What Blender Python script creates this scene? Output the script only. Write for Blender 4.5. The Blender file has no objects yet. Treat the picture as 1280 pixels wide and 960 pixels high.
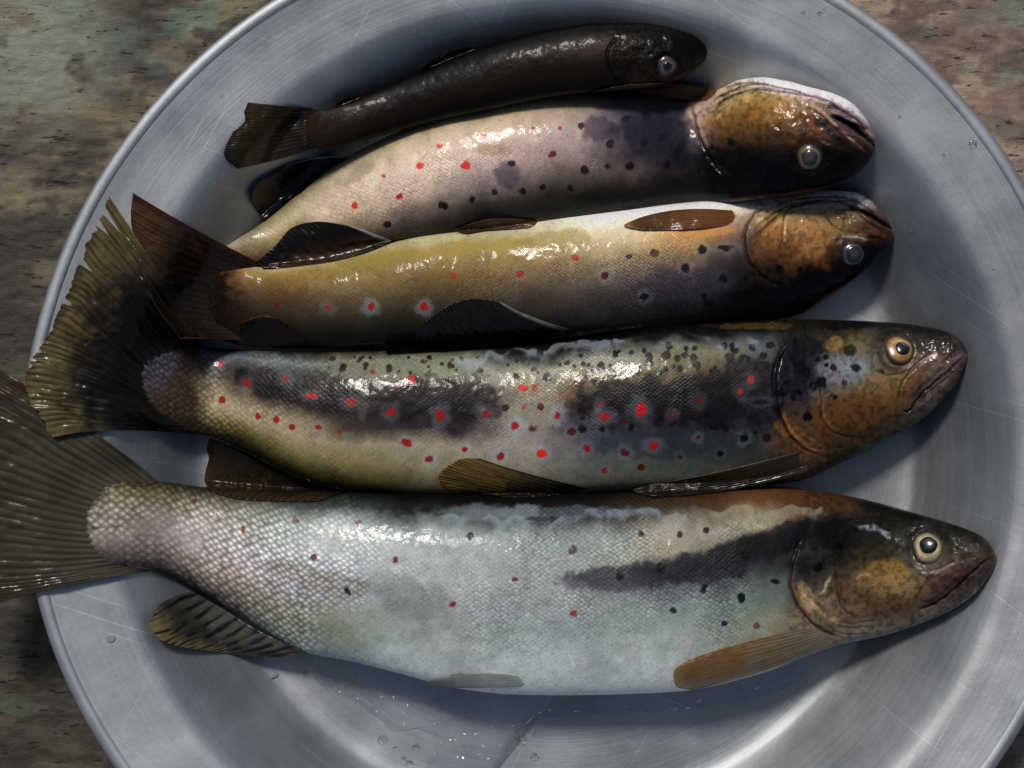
import bpy, math, random
import numpy as np
R = math.radians
random.seed(4); rng = np.random.default_rng(11)
scene = bpy.context.scene
COL = scene.collection

# ------------------------------------------------------------------ camera
F = 2267.0; D = 0.70                       # focal length in photo pixels, camera height over the basin floor (m)
cd = bpy.data.cameras.new('camera'); cam = bpy.data.objects.new('camera', cd); COL.objects.link(cam)
cam.location = (0, 0, D); cam.rotation_euler = (0, 0, 0)
cd.sensor_width = 36.0; cd.lens = F / 1280 * 36.0; cd.clip_start = 0.01; cd.clip_end = 50
scene.camera = cam

# ------------------------------------------------------------------ light
SUN_ZEN, SUN_AZ = 37.0, 340.0              # zenith angle, compass direction it comes from (0 = +Y, clockwise)
w = bpy.data.worlds.new("World"); scene.world = w; w.use_nodes = True
nt = w.node_tree; bg = nt.nodes['Background']
sky = nt.nodes.new('ShaderNodeTexSky'); sky.sky_type = 'NISHITA'; sky.sun_disc = False
sky.sun_elevation = R(90 - SUN_ZEN); sky.sun_rotation = R(SUN_AZ)
sky.air_density = 1.0; sky.dust_density = 2.2; sky.ozone_density = 1.0
nt.links.new(sky.outputs[0], bg.inputs[0]); bg.inputs[1].default_value = 0.065
sd = bpy.data.lights.new('sun', 'SUN'); sd.energy = 3.0; sd.angle = R(10); sd.color = (1.0, 0.95, 0.88)
so = bpy.data.objects.new('sun', sd); COL.objects.link(so)
so.location = (-0.3, -0.4, 1.2)
so.rotation_euler = (R(SUN_ZEN), 0, -R(SUN_AZ) + math.pi)
scene.view_settings.view_transform = 'Standard'; scene.view_settings.look = 'None'
scene.view_settings.gamma = 1.0; scene.view_settings.exposure = -0.33

# ------------------------------------------------------------------ helpers
def back(px, py, z):                       # where the ray through a photo point meets height z
    k = (D - z) / F
    return (px - 640) * k, -(py - 480) * k
def proj(x, y, z):
    k = F / (D - z)
    return 640 + x * k, 480 - y * k
def s2l(c):
    c = np.asarray(c, float) / 255.0
    return np.where(c <= 0.04045, c / 12.92, ((c + 0.055) / 1.055) ** 2.4)
def smooth(e0, e1, x):
    t = np.clip((x - e0) / (e1 - e0), 0, 1); return t * t * (3 - 2 * t)
_lat = {}
def vnoise(x, y, seed):
    if seed not in _lat: _lat[seed] = np.random.default_rng(seed).random((256, 256))
    L = _lat[seed]
    xi = np.floor(x).astype(int); yi = np.floor(y).astype(int)
    fx = x - xi; fy = y - yi; fx = fx * fx * (3 - 2 * fx); fy = fy * fy * (3 - 2 * fy)
    a = L[yi & 255, xi & 255]; b = L[yi & 255, (xi + 1) & 255]
    c = L[(yi + 1) & 255, xi & 255]; d = L[(yi + 1) & 255, (xi + 1) & 255]
    return (a * (1 - fx) + b * fx) * (1 - fy) + (c * (1 - fx) + d * fx) * fy
def fbm(x, y, size, octs=4, seed=1):       # 0..1, about 0.5
    s = 0; a = 1; n = 0; x = x / size; y = y / size
    for i in range(octs):
        s = s + a * vnoise(x + 17.3 * i, y + 9.1 * i, seed + i); n += a; a *= 0.55; x = x * 2.03; y = y * 2.03
    return s / n
def pchip(xs, ys, x):                      # smooth monotone interpolation
    xs = np.asarray(xs, float); ys = np.asarray(ys, float)
    h = np.diff(xs); d = np.diff(ys) / h; m = np.zeros(len(xs))
    m[0] = d[0]; m[-1] = d[-1]
    for i in range(1, len(xs) - 1):
        if d[i - 1] * d[i] > 0:
            w1 = 2 * h[i] + h[i - 1]; w2 = h[i] + 2 * h[i - 1]
            m[i] = (w1 + w2) / (w1 / d[i - 1] + w2 / d[i])
    i = np.clip(np.searchsorted(xs, x) - 1, 0, len(xs) - 2)
    t = np.clip((x - xs[i]) / h[i], 0, 1)
    return ((2 * t**3 - 3 * t**2 + 1) * ys[i] + (t**3 - 2 * t**2 + t) * h[i] * m[i]
            + (-2 * t**3 + 3 * t**2) * ys[i + 1] + (t**3 - t**2) * h[i] * m[i + 1])
def crom(P, n):                            # Catmull-Rom curve through points, n samples even in arc length
    P = np.asarray(P, float)
    Q = np.vstack([2 * P[0] - P[1], P, 2 * P[-1] - P[-2]])
    out = []
    for i in range(1, len(Q) - 2):
        t = np.linspace(0, 1, 24, endpoint=False)[:, None]
        out.append(0.5 * ((2 * Q[i]) + (-Q[i - 1] + Q[i + 1]) * t + (2 * Q[i - 1] - 5 * Q[i] + 4 * Q[i + 1] - Q[i + 2]) * t**2
                          + (-Q[i - 1] + 3 * Q[i] - 3 * Q[i + 1] + Q[i + 2]) * t**3))
    C = np.vstack(out + [P[-1:]])
    s = np.r_[0, np.cumsum(np.hypot(*np.diff(C, axis=0).T))]
    u = np.linspace(0, s[-1], n)
    return np.stack([np.interp(u, s, C[:, 0]), np.interp(u, s, C[:, 1])], 1)
def pdist(x, y, P):                        # distance, signed side (+ = left of travel in image), arc parameter
    P = np.asarray(P, float); best = np.full(x.shape, 1e9); side = np.zeros(x.shape); par = np.zeros(x.shape)
    for i in range(len(P) - 1):
        a = P[i]; d = P[i + 1] - a; L = d @ d
        t = np.clip(((x - a[0]) * d[0] + (y - a[1]) * d[1]) / L, 0, 1)
        dx = x - a[0] - t * d[0]; dy = y - a[1] - t * d[1]; r = np.hypot(dx, dy)
        m = r < best
        best = np.where(m, r, best); side = np.where(m, np.sign(d[0] * dy - d[1] * dx), side); par = np.where(m, (i + t) / (len(P) - 1), par)
    return best, side, par
def mesh_obj(name, V, Q, mats, parent=None, col=None, attrs=None, smooth_=True, midx=None):
    me = bpy.data.meshes.new(name); V = np.asarray(V, np.float32); Q = np.asarray(Q, np.int32)
    k = Q.shape[1]
    me.vertices.add(len(V)); me.vertices.foreach_set('co', V.ravel())
    me.loops.add(Q.size); me.loops.foreach_set('vertex_index', Q.ravel())
    me.polygons.add(len(Q)); me.polygons.foreach_set('loop_start', np.arange(0, Q.size, k, dtype=np.int32))
    me.polygons.foreach_set('loop_total', np.full(len(Q), k, np.int32))
    me.update(calc_edges=True)
    me.polygons.foreach_set('use_smooth', np.full(len(Q), smooth_))
    for m in (mats if isinstance(mats, list) else [mats]): me.materials.append(m)
    if midx is not None: me.polygons.foreach_set('material_index', np.asarray(midx, np.int32))
    if col is not None:
        c = me.color_attributes.new('skin', 'FLOAT_COLOR', 'POINT')
        c.data.foreach_set('color', np.c_[col, np.ones(len(V))].astype(np.float32).ravel())
    for k2, a in (attrs or {}).items():
        if a.ndim == 1:
            t = me.attributes.new(k2, 'FLOAT', 'POINT'); t.data.foreach_set('value', a.astype(np.float32))
        else:
            t = me.attributes.new(k2, 'FLOAT_VECTOR', 'POINT'); t.data.foreach_set('vector', a.astype(np.float32).ravel())
    me.validate(); me.update()
    o = bpy.data.objects.new(name, me); COL.objects.link(o)
    if parent: o.parent = parent
    return o
def gridq(nu, nv, wrap=False):
    i, j = np.meshgrid(np.arange(nu - 1), np.arange(nv if wrap else nv - 1), indexing='ij')
    j2 = (j + 1) % nv
    return np.stack([i * nv + j, (i + 1) * nv + j, (i + 1) * nv + j2, i * nv + j2], -1).reshape(-1, 4)
def empty(name, label, cat, loc=(0, 0, 0), group=None):
    o = bpy.data.objects.new(name, None); COL.objects.link(o); o.empty_display_size = 0.02
    o['label'] = label; o['category'] = cat
    if group: o['group'] = group
    return o

# ------------------------------------------------------------------ materials
class NT:
    def __init__(s, name):
        s.m = bpy.data.materials.new(name); s.m.use_nodes = True; s.t = s.m.node_tree
        s.b = s.t.nodes['Principled BSDF']; s.out = s.t.nodes['Material Output']
    def n(s, typ, **kw):
        x = s.t.nodes.new('ShaderNode' + typ)
        for k, v in kw.items():
            if k.startswith('i_'):
                key = k[2:]; key = int(key) if key.isdigit() else key.replace('_', ' ')
                if hasattr(v, 'is_output') or isinstance(v, bpy.types.NodeSocket): s.t.links.new(v, x.inputs[key])
                else: x.inputs[key].default_value = v
            else: setattr(x, k, v)
        return x
    def l(s, a, b): s.t.links.new(a, b)
    def math(s, op, a, b=0.0, clamp=False):
        x = s.n('Math', operation=op, use_clamp=clamp)
        for i, v in enumerate((a, b)):
            if isinstance(v, bpy.types.NodeSocket): s.l(v, x.inputs[i])
            else: x.inputs[i].default_value = v
        return x.outputs[0]
    def mix(s, f, a, b, blend='MIX'):
        x = s.n('Mix', data_type='RGBA', blend_type=blend)
        for i, v in ((0, f), (6, a), (7, b)):
            if isinstance(v, bpy.types.NodeSocket): s.l(v, x.inputs[i])
            else: x.inputs[i].default_value = v
        return x.outputs[2]
    def ramp(s, f, stops):
        x = s.n('ValToRGB'); e = x.color_ramp.elements
        while len(e) < len(stops): e.new(0.5)
        for k, (p, c) in zip(e, stops): k.position = p; k.color = (*c, 1) if len(c) == 3 else c
        s.l(f, x.inputs[0]); return x.outputs[0]
    def attr(s, name, out='Color'): return s.n('Attribute', attribute_name=name).outputs[out]

def skin_material():
    m = NT('trout_skin')
    c = m.attr('skin'); sc = m.attr('scaly', 'Fac'); uv = m.attr('scale_uv', 'Vector')
    v = m.n('TexVoronoi', voronoi_dimensions='2D', feature='F1', i_Vector=uv, i_Scale=1.0, i_Randomness=0.38)
    d = v.outputs['Distance']
    dome = m.math('SUBTRACT', 1.0, m.math('MULTIPLY', d, 1.45), True)
    dome = m.math('SMOOTH_MIN', dome, 1.0)
    # each scale differs a little in brightness
    rnd = m.n('SeparateColor', i_Color=v.outputs['Color']).outputs[0]
    k = m.math('ADD', m.math('MULTIPLY', m.math('POWER', dome, 1.7), 1.75), 0.50)
    k = m.math('MULTIPLY', k, m.math('ADD', m.math('MULTIPLY', rnd, 0.5), 0.75))
    k = m.math('ADD', m.math('MULTIPLY', m.math('SUBTRACT', k, 1.0), sc), 1.0)
    comb = m.n('CombineXYZ', i_X=k, i_Y=k, i_Z=k).outputs[0]
    col = m.mix(1.0, c, comb, 'MULTIPLY')
    tc = m.n('TexCoord').outputs['Object']
    nz = m.n('TexNoise', i_Vector=tc, i_Scale=900.0, i_Detail=3.0).outputs[0]
    col = m.mix(m.math('MULTIPLY', m.math('ABSOLUTE', m.math('SUBTRACT', nz, 0.5)), 1.2), col, (0.02, 0.018, 0.015, 1))
    m.l(col, m.b.inputs['Base Color'])
    m.b.inputs['Roughness'].default_value = 0.42
    m.l(m.math('ADD', m.math('MULTIPLY', sc, 0.18), 0.08), m.b.inputs['Specular IOR Level'])
    h = m.math('ADD', m.math('MULTIPLY', m.math('MULTIPLY', dome, sc), 0.8), m.math('MULTIPLY', nz, 0.35))
    bp = m.n('Bump', i_Height=h, i_Strength=0.55, i_Distance=0.00035)
    m.l(bp.outputs[0], m.b.inputs['Normal'])
    # wet film of slime: patchy, with its own ripples
    wn = m.n('TexNoise', i_Vector=tc, i_Scale=160.0, i_Detail=4.0, i_Roughness=0.6).outputs[0]
    hh = m.math('ADD', wn, m.math('MULTIPLY', m.math('MULTIPLY', dome, sc), 0.10))
    bc = m.n('Bump', i_Height=hh, i_Strength=0.28, i_Distance=0.0008)
    m.l(bc.outputs[0], m.b.inputs['Coat Normal'])
    m.l(m.attr('wet', 'Fac'), m.b.inputs['Coat Weight'])
    m.b.inputs['Coat Roughness'].default_value = 0.085
    m.b.inputs['Coat IOR'].default_value = 1.33
    m.b.inputs['Subsurface Weight'].default_value = 0.0
    return m.m
def fin_material():
    m = NT('fin_membrane')
    c = m.attr('skin'); a = m.attr('opacity', 'Fac')
    tc = m.n('TexCoord').outputs['Object']
    nz = m.n('TexNoise', i_Vector=tc, i_Scale=420.0, i_Detail=4.0).outputs[0]
    col = m.mix(m.math('MULTIPLY', nz, 0.35), c, (0.01, 0.008, 0.006, 1))
    m.l(col, m.b.inputs['Base Color']); m.b.inputs['Roughness'].default_value = 0.3
    m.b.inputs['Coat Weight'].default_value = 0.4; m.b.inputs['Coat Roughness'].default_value = 0.12
    m.b.inputs['Specular IOR Level'].default_value = 0.15
    bp = m.n('Bump', i_Height=nz, i_Strength=0.22, i_Distance=0.0006); m.l(bp.outputs[0], m.b.inputs['Normal']); m.l(bp.outputs[0], m.b.inputs['Coat Normal'])
    m.l(a, m.b.inputs['Alpha'])
    tr = m.n('BsdfTranslucent', i_Color=col)
    mx = m.n('MixShader', i_0=0.18); m.l(m.b.outputs[0], mx.inputs[1]); m.l(tr.outputs[0], mx.inputs[2])
    m.l(mx.outputs[0], m.out.inputs[0])
    return m.m
def eye_material():
    m = NT('wet_eye'); m.l(m.attr('skin'), m.b.inputs['Base Color'])
    m.b.inputs['Roughness'].default_value = 0.25; m.b.inputs['Coat Weight'].default_value = 1.0; m.b.inputs['Coat Roughness'].default_value = 0.02
    return m.m
def aluminium_material(cx, cy):
    m = NT('dull_aluminium')
    geo = m.n('NewGeometry').outputs['Position']
    rel = m.n('VectorMath', operation='SUBTRACT', i_0=geo, i_1=(cx, cy, 0)).outputs[0]
    s = m.n('SeparateXYZ', i_0=rel)
    r = m.math('SQRT', m.math('ADD', m.math('MULTIPLY', s.outputs[0], s.outputs[0]), m.math('MULTIPLY', s.outputs[1], s.outputs[1])))
    ir = m.math('DIVIDE', 1.0, m.math('ADD', r, 1e-4))
    ca = m.math('MULTIPLY', s.outputs[0], ir); sa = m.math('MULTIPLY', s.outputs[1], ir)
    v = m.n('CombineXYZ', i_X=m.math('MULTIPLY', ca, 1.6), i_Y=m.math('MULTIPLY', sa, 1.6), i_Z=m.math('MULTIPLY', r, 900.0)).outputs[0]
    br = m.n('TexNoise', i_Vector=v, i_Scale=1.0, i_Detail=5.0, i_Roughness=0.65).outputs[0]
    v2 = m.n('CombineXYZ', i_X=m.math('MULTIPLY', ca, 6.0), i_Y=m.math('MULTIPLY', sa, 6.0), i_Z=m.math('MULTIPLY', r, 2600.0)).outputs[0]
    sc = m.n('TexNoise', i_Vector=v2, i_Scale=1.0, i_Detail=3.0).outputs[0]
    cl = m.n('TexNoise', i_Vector=geo, i_Scale=26.0, i_Detail=5.0, i_Roughness=0.6).outputs[0]
    fine = m.n('TexNoise', i_Vector=geo, i_Scale=700.0, i_Detail=3.0).outputs[0]
    pit = m.n('TexVoronoi', i_Vector=geo, i_Scale=170.0, feature='F1').outputs['Distance']
    pit = m.math('LESS_THAN', pit, 0.07)
    base = m.ramp(cl, [(0.32, (0.29, 0.315, 0.33)), (0.68, (0.46, 0.48, 0.50))])
    base = m.mix(m.math('MULTIPLY', m.math('SUBTRACT', br, 0.35), 0.6, True), base, (0.58, 0.60, 0.63, 1))
    base = m.mix(m.math('MULTIPLY', pit, 0.35), base, (0.2, 0.19, 0.2, 1))
    sr = None
    for rot, th_ in ((0.5, .735), (-0.9, .745), (1.9, .74)):
        mp = m.n('Mapping', i_Vector=geo, i_Rotation=(0, 0, rot)); mp2 = m.n('Mapping', i_Vector=mp.outputs[0], i_Scale=(1400.0, 14.0, 1.0))
        z_ = m.math('GREATER_THAN', m.n('TexNoise', i_Vector=mp2.outputs[0], i_Scale=1.0, i_Detail=1.0).outputs[0], th_)
        sr = z_ if sr is None else m.math('MAXIMUM', sr, z_)
    base = m.mix(m.math('MULTIPLY', sr, 0.45), base, (0.85, 0.87, 0.9, 1))
    stn = m.n('TexNoise', i_Vector=geo, i_Scale=9.0, i_Detail=6.0, i_Roughness=0.7).outputs[0]
    base = m.mix(m.math('MULTIPLY', m.ramp(stn, [(0.48, (0, 0, 0)), (0.62, (1, 1, 1))]), 0.28), base, (0.16, 0.155, 0.15, 1))
    m.l(base, m.b.inputs['Base Color']); m.b.inputs['Metallic'].default_value = 0.85
    rg = m.math('ADD', m.math('MULTIPLY', cl, 0.2), 0.38)
    rg = m.math('ADD', rg, m.math('MULTIPLY', br, 0.12)); m.l(rg, m.b.inputs['Roughness'])
    h = m.math('ADD', m.math('MULTIPLY', br, 1.0), m.math('ADD', m.math('MULTIPLY', sc, 0.5), m.math('MULTIPLY', fine, 0.35)))
    h = m.math('ADD', h, m.math('MULTIPLY', cl, 6.0))
    bp = m.n('Bump', i_Height=h, i_Strength=0.55, i_Distance=0.00012); m.l(bp.outputs[0], m.b.inputs['Normal'])
    return m.m
def table_material():
    m = NT('weathered_painted_wood')
    g = m.n('NewGeometry').outputs['Position']; c = m.attr('skin')
    mp = m.n('Mapping', i_Vector=g, i_Scale=(1.0, 3.2, 1.0)).outputs[0]
    gr = m.n('TexNoise', i_Vector=mp, i_Scale=170.0, i_Detail=6.0, i_Roughness=0.7).outputs[0]
    ck = m.n('TexNoise', i_Vector=m.n('Mapping', i_Vector=g, i_Scale=(1.0, 4.5, 1.0)).outputs[0], i_Scale=95.0, i_Detail=5.0, i_Roughness=0.62).outputs[0]
    crack = m.ramp(ck, [(0.33, (1, 1, 1)), (0.37, (0, 0, 0))])
    gn = m.n('TexNoise', i_Vector=g, i_Scale=1500.0, i_Detail=2.0).outputs[0]
    k = m.math('ADD', m.math('MULTIPLY', gr, 1.3), 0.36)
    k = m.math('MULTIPLY', k, m.math('ADD', m.math('MULTIPLY', gn, 0.6), 0.7))
    col = m.mix(1.0, c, m.n('CombineXYZ', i_X=k, i_Y=k, i_Z=k).outputs[0], 'MULTIPLY')
    col = m.mix(m.math('MULTIPLY', crack, 0.85), col, (0.012, 0.009, 0.008, 1))
    m.l(col, m.b.inputs['Base Color']); m.b.inputs['Roughness'].default_value = 0.62
    m.b.inputs['Specular IOR Level'].default_value = 0.35
    h = m.math('SUBTRACT', m.math('ADD', gr, m.math('MULTIPLY', gn, 0.25)), m.math('MULTIPLY', crack, 1.2))
    bp = m.n('Bump', i_Height=h, i_Strength=0.6, i_Distance=0.0006); m.l(bp.outputs[0], m.b.inputs['Normal'])
    return m.m
def water_material():
    m = NT('clear_water'); m.b.inputs['Base Color'].default_value = (1, 1, 1, 1)
    m.b.inputs['Roughness'].default_value = 0.02; m.b.inputs['IOR'].default_value = 1.33; m.b.inputs['Transmission Weight'].default_value = 1.0
    tc = m.n('TexCoord').outputs['Object']; nz = m.n('TexNoise', i_Vector=tc, i_Scale=170.0, i_Detail=3.0).outputs[0]
    bp = m.n('Bump', i_Height=nz, i_Strength=1.0, i_Distance=0.0032); m.l(bp.outputs[0], m.b.inputs['Normal'])
    return m.m
SKIN = skin_material(); FIN = fin_material(); EYE = eye_material(); WATER = water_material()

# ------------------------------------------------------------------ basin
BX, BY = 0.0166, -0.0266
ALU = aluminium_material(BX, BY)
PROF = [(0, 0), (60, .15), (110, .1), (130, 0), (134, .3), (138, 1.5), (142, 4.8), (147, 11), (154, 20), (161, 29), (164.5, 33), (167, 35), (170, 36.2), (176, 37.2), (184, 38.6), (192, 40.2)]
PR = np.array(PROF, float) / 1000
def oval(th):                              # the pan is a little out of round
    return 1 + 0.0045 * np.cos(2 * (th - R(62)))
def wallz(x, y):
    dx = x - BX; dy = y - BY; th = np.arctan2(dy, dx); r = np.hypot(dx, dy) / oval(th)
    r = r - 0.003 * smooth(.14, .172, r) * np.cos(th - R(-35))
    return np.interp(r, PR[:, 0], PR[:, 1])
def build_basin():
    e = empty('basin', 'large round dull aluminium basin holding the trout on the weathered table', 'basin')
    NA = 400; th = np.linspace(0, 2 * np.pi, NA, endpoint=False)
    s = np.linspace(0, 1, 90); idx = np.r_[np.linspace(0, 0.13, 25), np.linspace(0.1305, 0.192, 90)]
    rr = idx[1:]; zz = pchip(PR[:, 0], PR[:, 1], rr)
    T, Rr = np.meshgrid(th, rr); Z = np.repeat(zz[:, None], NA, 1)
    Rad = (Rr + 0.003 * smooth(.14, .172, Rr) * np.cos(T - R(-35)) * (1 - smooth(.172, .188, Rr))) * oval(T)
    den = (fbm(np.cos(T) * Rr * 1000 + 900, np.sin(T) * Rr * 1000 + 900, 38, 3, 60) - .5) * .0009 * smooth(.0, .03, Rr)
    X = BX + Rad * np.cos(T); Y = BY + Rad * np.sin(T); Z = Z + den * (1 - smooth(.18, .19, Rr))
    n = len(rr)
    V = np.c_[X.ravel(), Y.ravel(), Z.ravel()]; Q = gridq(n, NA, True)[:, ::-1]
    # outer skin, 1.4 mm below, closed at the top by the rolled rim
    V2 = V.copy(); V2[:, 2] -= .0014; nrm = np.hypot(V[:, 0] - BX, V[:, 1] - BY)
    V2[:, 0] += (V[:, 0] - BX) / nrm * .0009; V2[:, 1] += (V[:, 1] - BY) / nrm * .0009
    c0 = len(V) * 2; V3 = np.array([[BX, BY, 0], [BX, BY, -.0014]])
    j = np.arange(NA); jn = (j + 1) % NA
    T1 = np.stack([np.full(NA, c0), j, jn, jn], 1)
    VV = np.vstack([V, V2, V3]); QQ = np.vstack([Q, Q[:, ::-1] + len(V)])
    bowl = mesh_obj('bowl', VV, QQ, ALU, e)
    import bmesh
    bm = bmesh.new(); bm.from_mesh(bowl.data); bm.verts.ensure_lookup_table()
    for off, c in ((0, c0), (len(V), c0 + 1)):
        for a in range(NA):
            f = bm.faces.new((bm.verts[c], bm.verts[off + a], bm.verts[off + (a + 1) % NA])) if off == 0 else bm.faces.new((bm.verts[c], bm.verts[off + (a + 1) % NA], bm.verts[off + a]))
            f.smooth = True
    bm.to_mesh(bowl.data); bm.free()
    # rolled rim
    ph = np.linspace(0, 2 * np.pi, 18, endpoint=False); T, Pp = np.meshgrid(th, ph, indexing='ij')
    r0 = .1938; z0 = .0393; a = .0027
    Rad = (r0 + a * np.cos(Pp)) * oval(T) + (fbm(np.cos(T) * 30 + 50, np.sin(T) * 30 + 50, 8, 2, 33) - .5) * .0006
    Z = z0 + a * .6 * np.sin(Pp)
    V = np.c_[(BX + Rad * np.cos(T)).ravel(), (BY + Rad * np.sin(T)).ravel(), Z.ravel()]
    i, j = np.meshgrid(np.arange(NA), np.arange(18), indexing='ij'); i2 = (i + 1) % NA; j2 = (j + 1) % 18
    Q = np.stack([i * 18 + j, i2 * 18 + j, i2 * 18 + j2, i * 18 + j2], -1).reshape(-1, 4)
    mesh_obj('rolled_rim', V, Q, ALU, e)
build_basin()

# ------------------------------------------------------------------ table
def build_table():
    def axis(a, b, st): 
        inn = np.arange(a, b + 1e-9, st); g = [.01, .03, .08, .2, .5, 1.2]
        return np.r_[[a - k for k in g[::-1]], inn, [b + k for k in g]]
    xs = axis(-.215, .215, .0011); ys = axis(-.165, .165, .0011)
    X, Y = np.meshgrid(xs, ys, indexing='ij'); px, py = proj(X, Y, -.003)
    n1 = fbm(px + 900, (py + 900) * 1.5, 90, 5, 5); n2 = fbm(px + 300, (py + 500) * 2.2, 40, 5, 15); n3 = fbm(px + 900, py + 900, 22, 4, 25)
    def C(*c): return s2l(c)
    def mx(c, d, f): return c + (d - c) * f[..., None]
    left = mx(mx(np.broadcast_to(C(62, 57, 48), X.shape + (3,)), C(112, 104, 82), smooth(.42, .6, n1)), C(44, 40, 36), .8 * smooth(.48, .66, n2))
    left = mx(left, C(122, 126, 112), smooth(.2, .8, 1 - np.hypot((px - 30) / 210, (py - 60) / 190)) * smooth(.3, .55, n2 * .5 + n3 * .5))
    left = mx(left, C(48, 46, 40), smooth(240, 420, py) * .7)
    right = mx(mx(np.broadcast_to(C(112, 98, 88), X.shape + (3,)), C(140, 124, 108), smooth(.45, .6, n1)), C(76, 62, 56), .8 * smooth(.5, .66, n2))
    right = mx(right, C(96, 78, 66), .7 * smooth(.52, .66, n3))
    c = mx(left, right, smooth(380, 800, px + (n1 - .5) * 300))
    for (x, y, rx, ry, k, cc) in [(232, 20, 36, 24, .9, (80, 120, 108)), (150, 48, 44, 22, .7, (84, 112, 104)), (185, 75, 40, 20, .6, (78, 100, 98)), (90, 12, 26, 22, .7, (84, 118, 92)),
                                  (205, 62, 22, 12, .7, (120, 92, 66)), (172, 98, 16, 10, .9, (58, 26, 22)), (178, 50, 16, 9, .9, (26, 22, 22)), (240, 58, 14, 7, .8, (30, 26, 25)),
                                  (130, 150, 60, 22, .5, (118, 106, 74)), (20, 210, 90, 30, .5, (44, 38, 34)), (1208, 86, 13, 10, 1, (38, 84, 70)), (1258, 92, 16, 10, .5, (88, 118, 104)), (1275, 15, 22, 24, .9, (62, 104, 92)),
                                  (1228, 20, 22, 14, .8, (86, 92, 88)), (1186, 40, 34, 22, .6, (74, 60, 56)), (1165, 38, 12, 8, .8, (88, 98, 92)), (1228, 135, 24, 14, .8, (104, 62, 54)), (1268, 168, 22, 16, 1, (30, 20, 20)), (1240, 145, 14, 9, .6, (82, 106, 92)),
                                  (1252, 70, 34, 5, .9, (48, 32, 28)), (1105, 12, 40, 9, .4, (60, 46, 42)), (20, 885, 26, 14, .6, (60, 92, 76)), (45, 905, 16, 8, .5, (66, 96, 80)), (90, 30, 60, 30, .3, (128, 126, 104))]:
        d = np.hypot((px - x) / rx, (py - y) / ry) + (n3 - .5) * 2.2 + (n2 - .5) * 1.2
        c = mx(c, C(*cc) * .6 + .4 * c, .75 * k * smooth(1.25, .5, d))
    Z = -.0032 + (n2 - .5) * .0016 + (n3 - .5) * .0008 - .0006 * smooth(.5, .62, n2)
    Z = np.where(np.hypot(X - BX, Y - BY) < .15, np.minimum(Z, -.0019), Z)
    V = np.c_[X.ravel(), Y.ravel(), Z.ravel()]
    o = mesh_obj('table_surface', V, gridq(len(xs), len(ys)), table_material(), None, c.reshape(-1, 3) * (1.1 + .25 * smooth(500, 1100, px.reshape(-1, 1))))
    o['kind'] = 'structure'
build_table()

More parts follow.
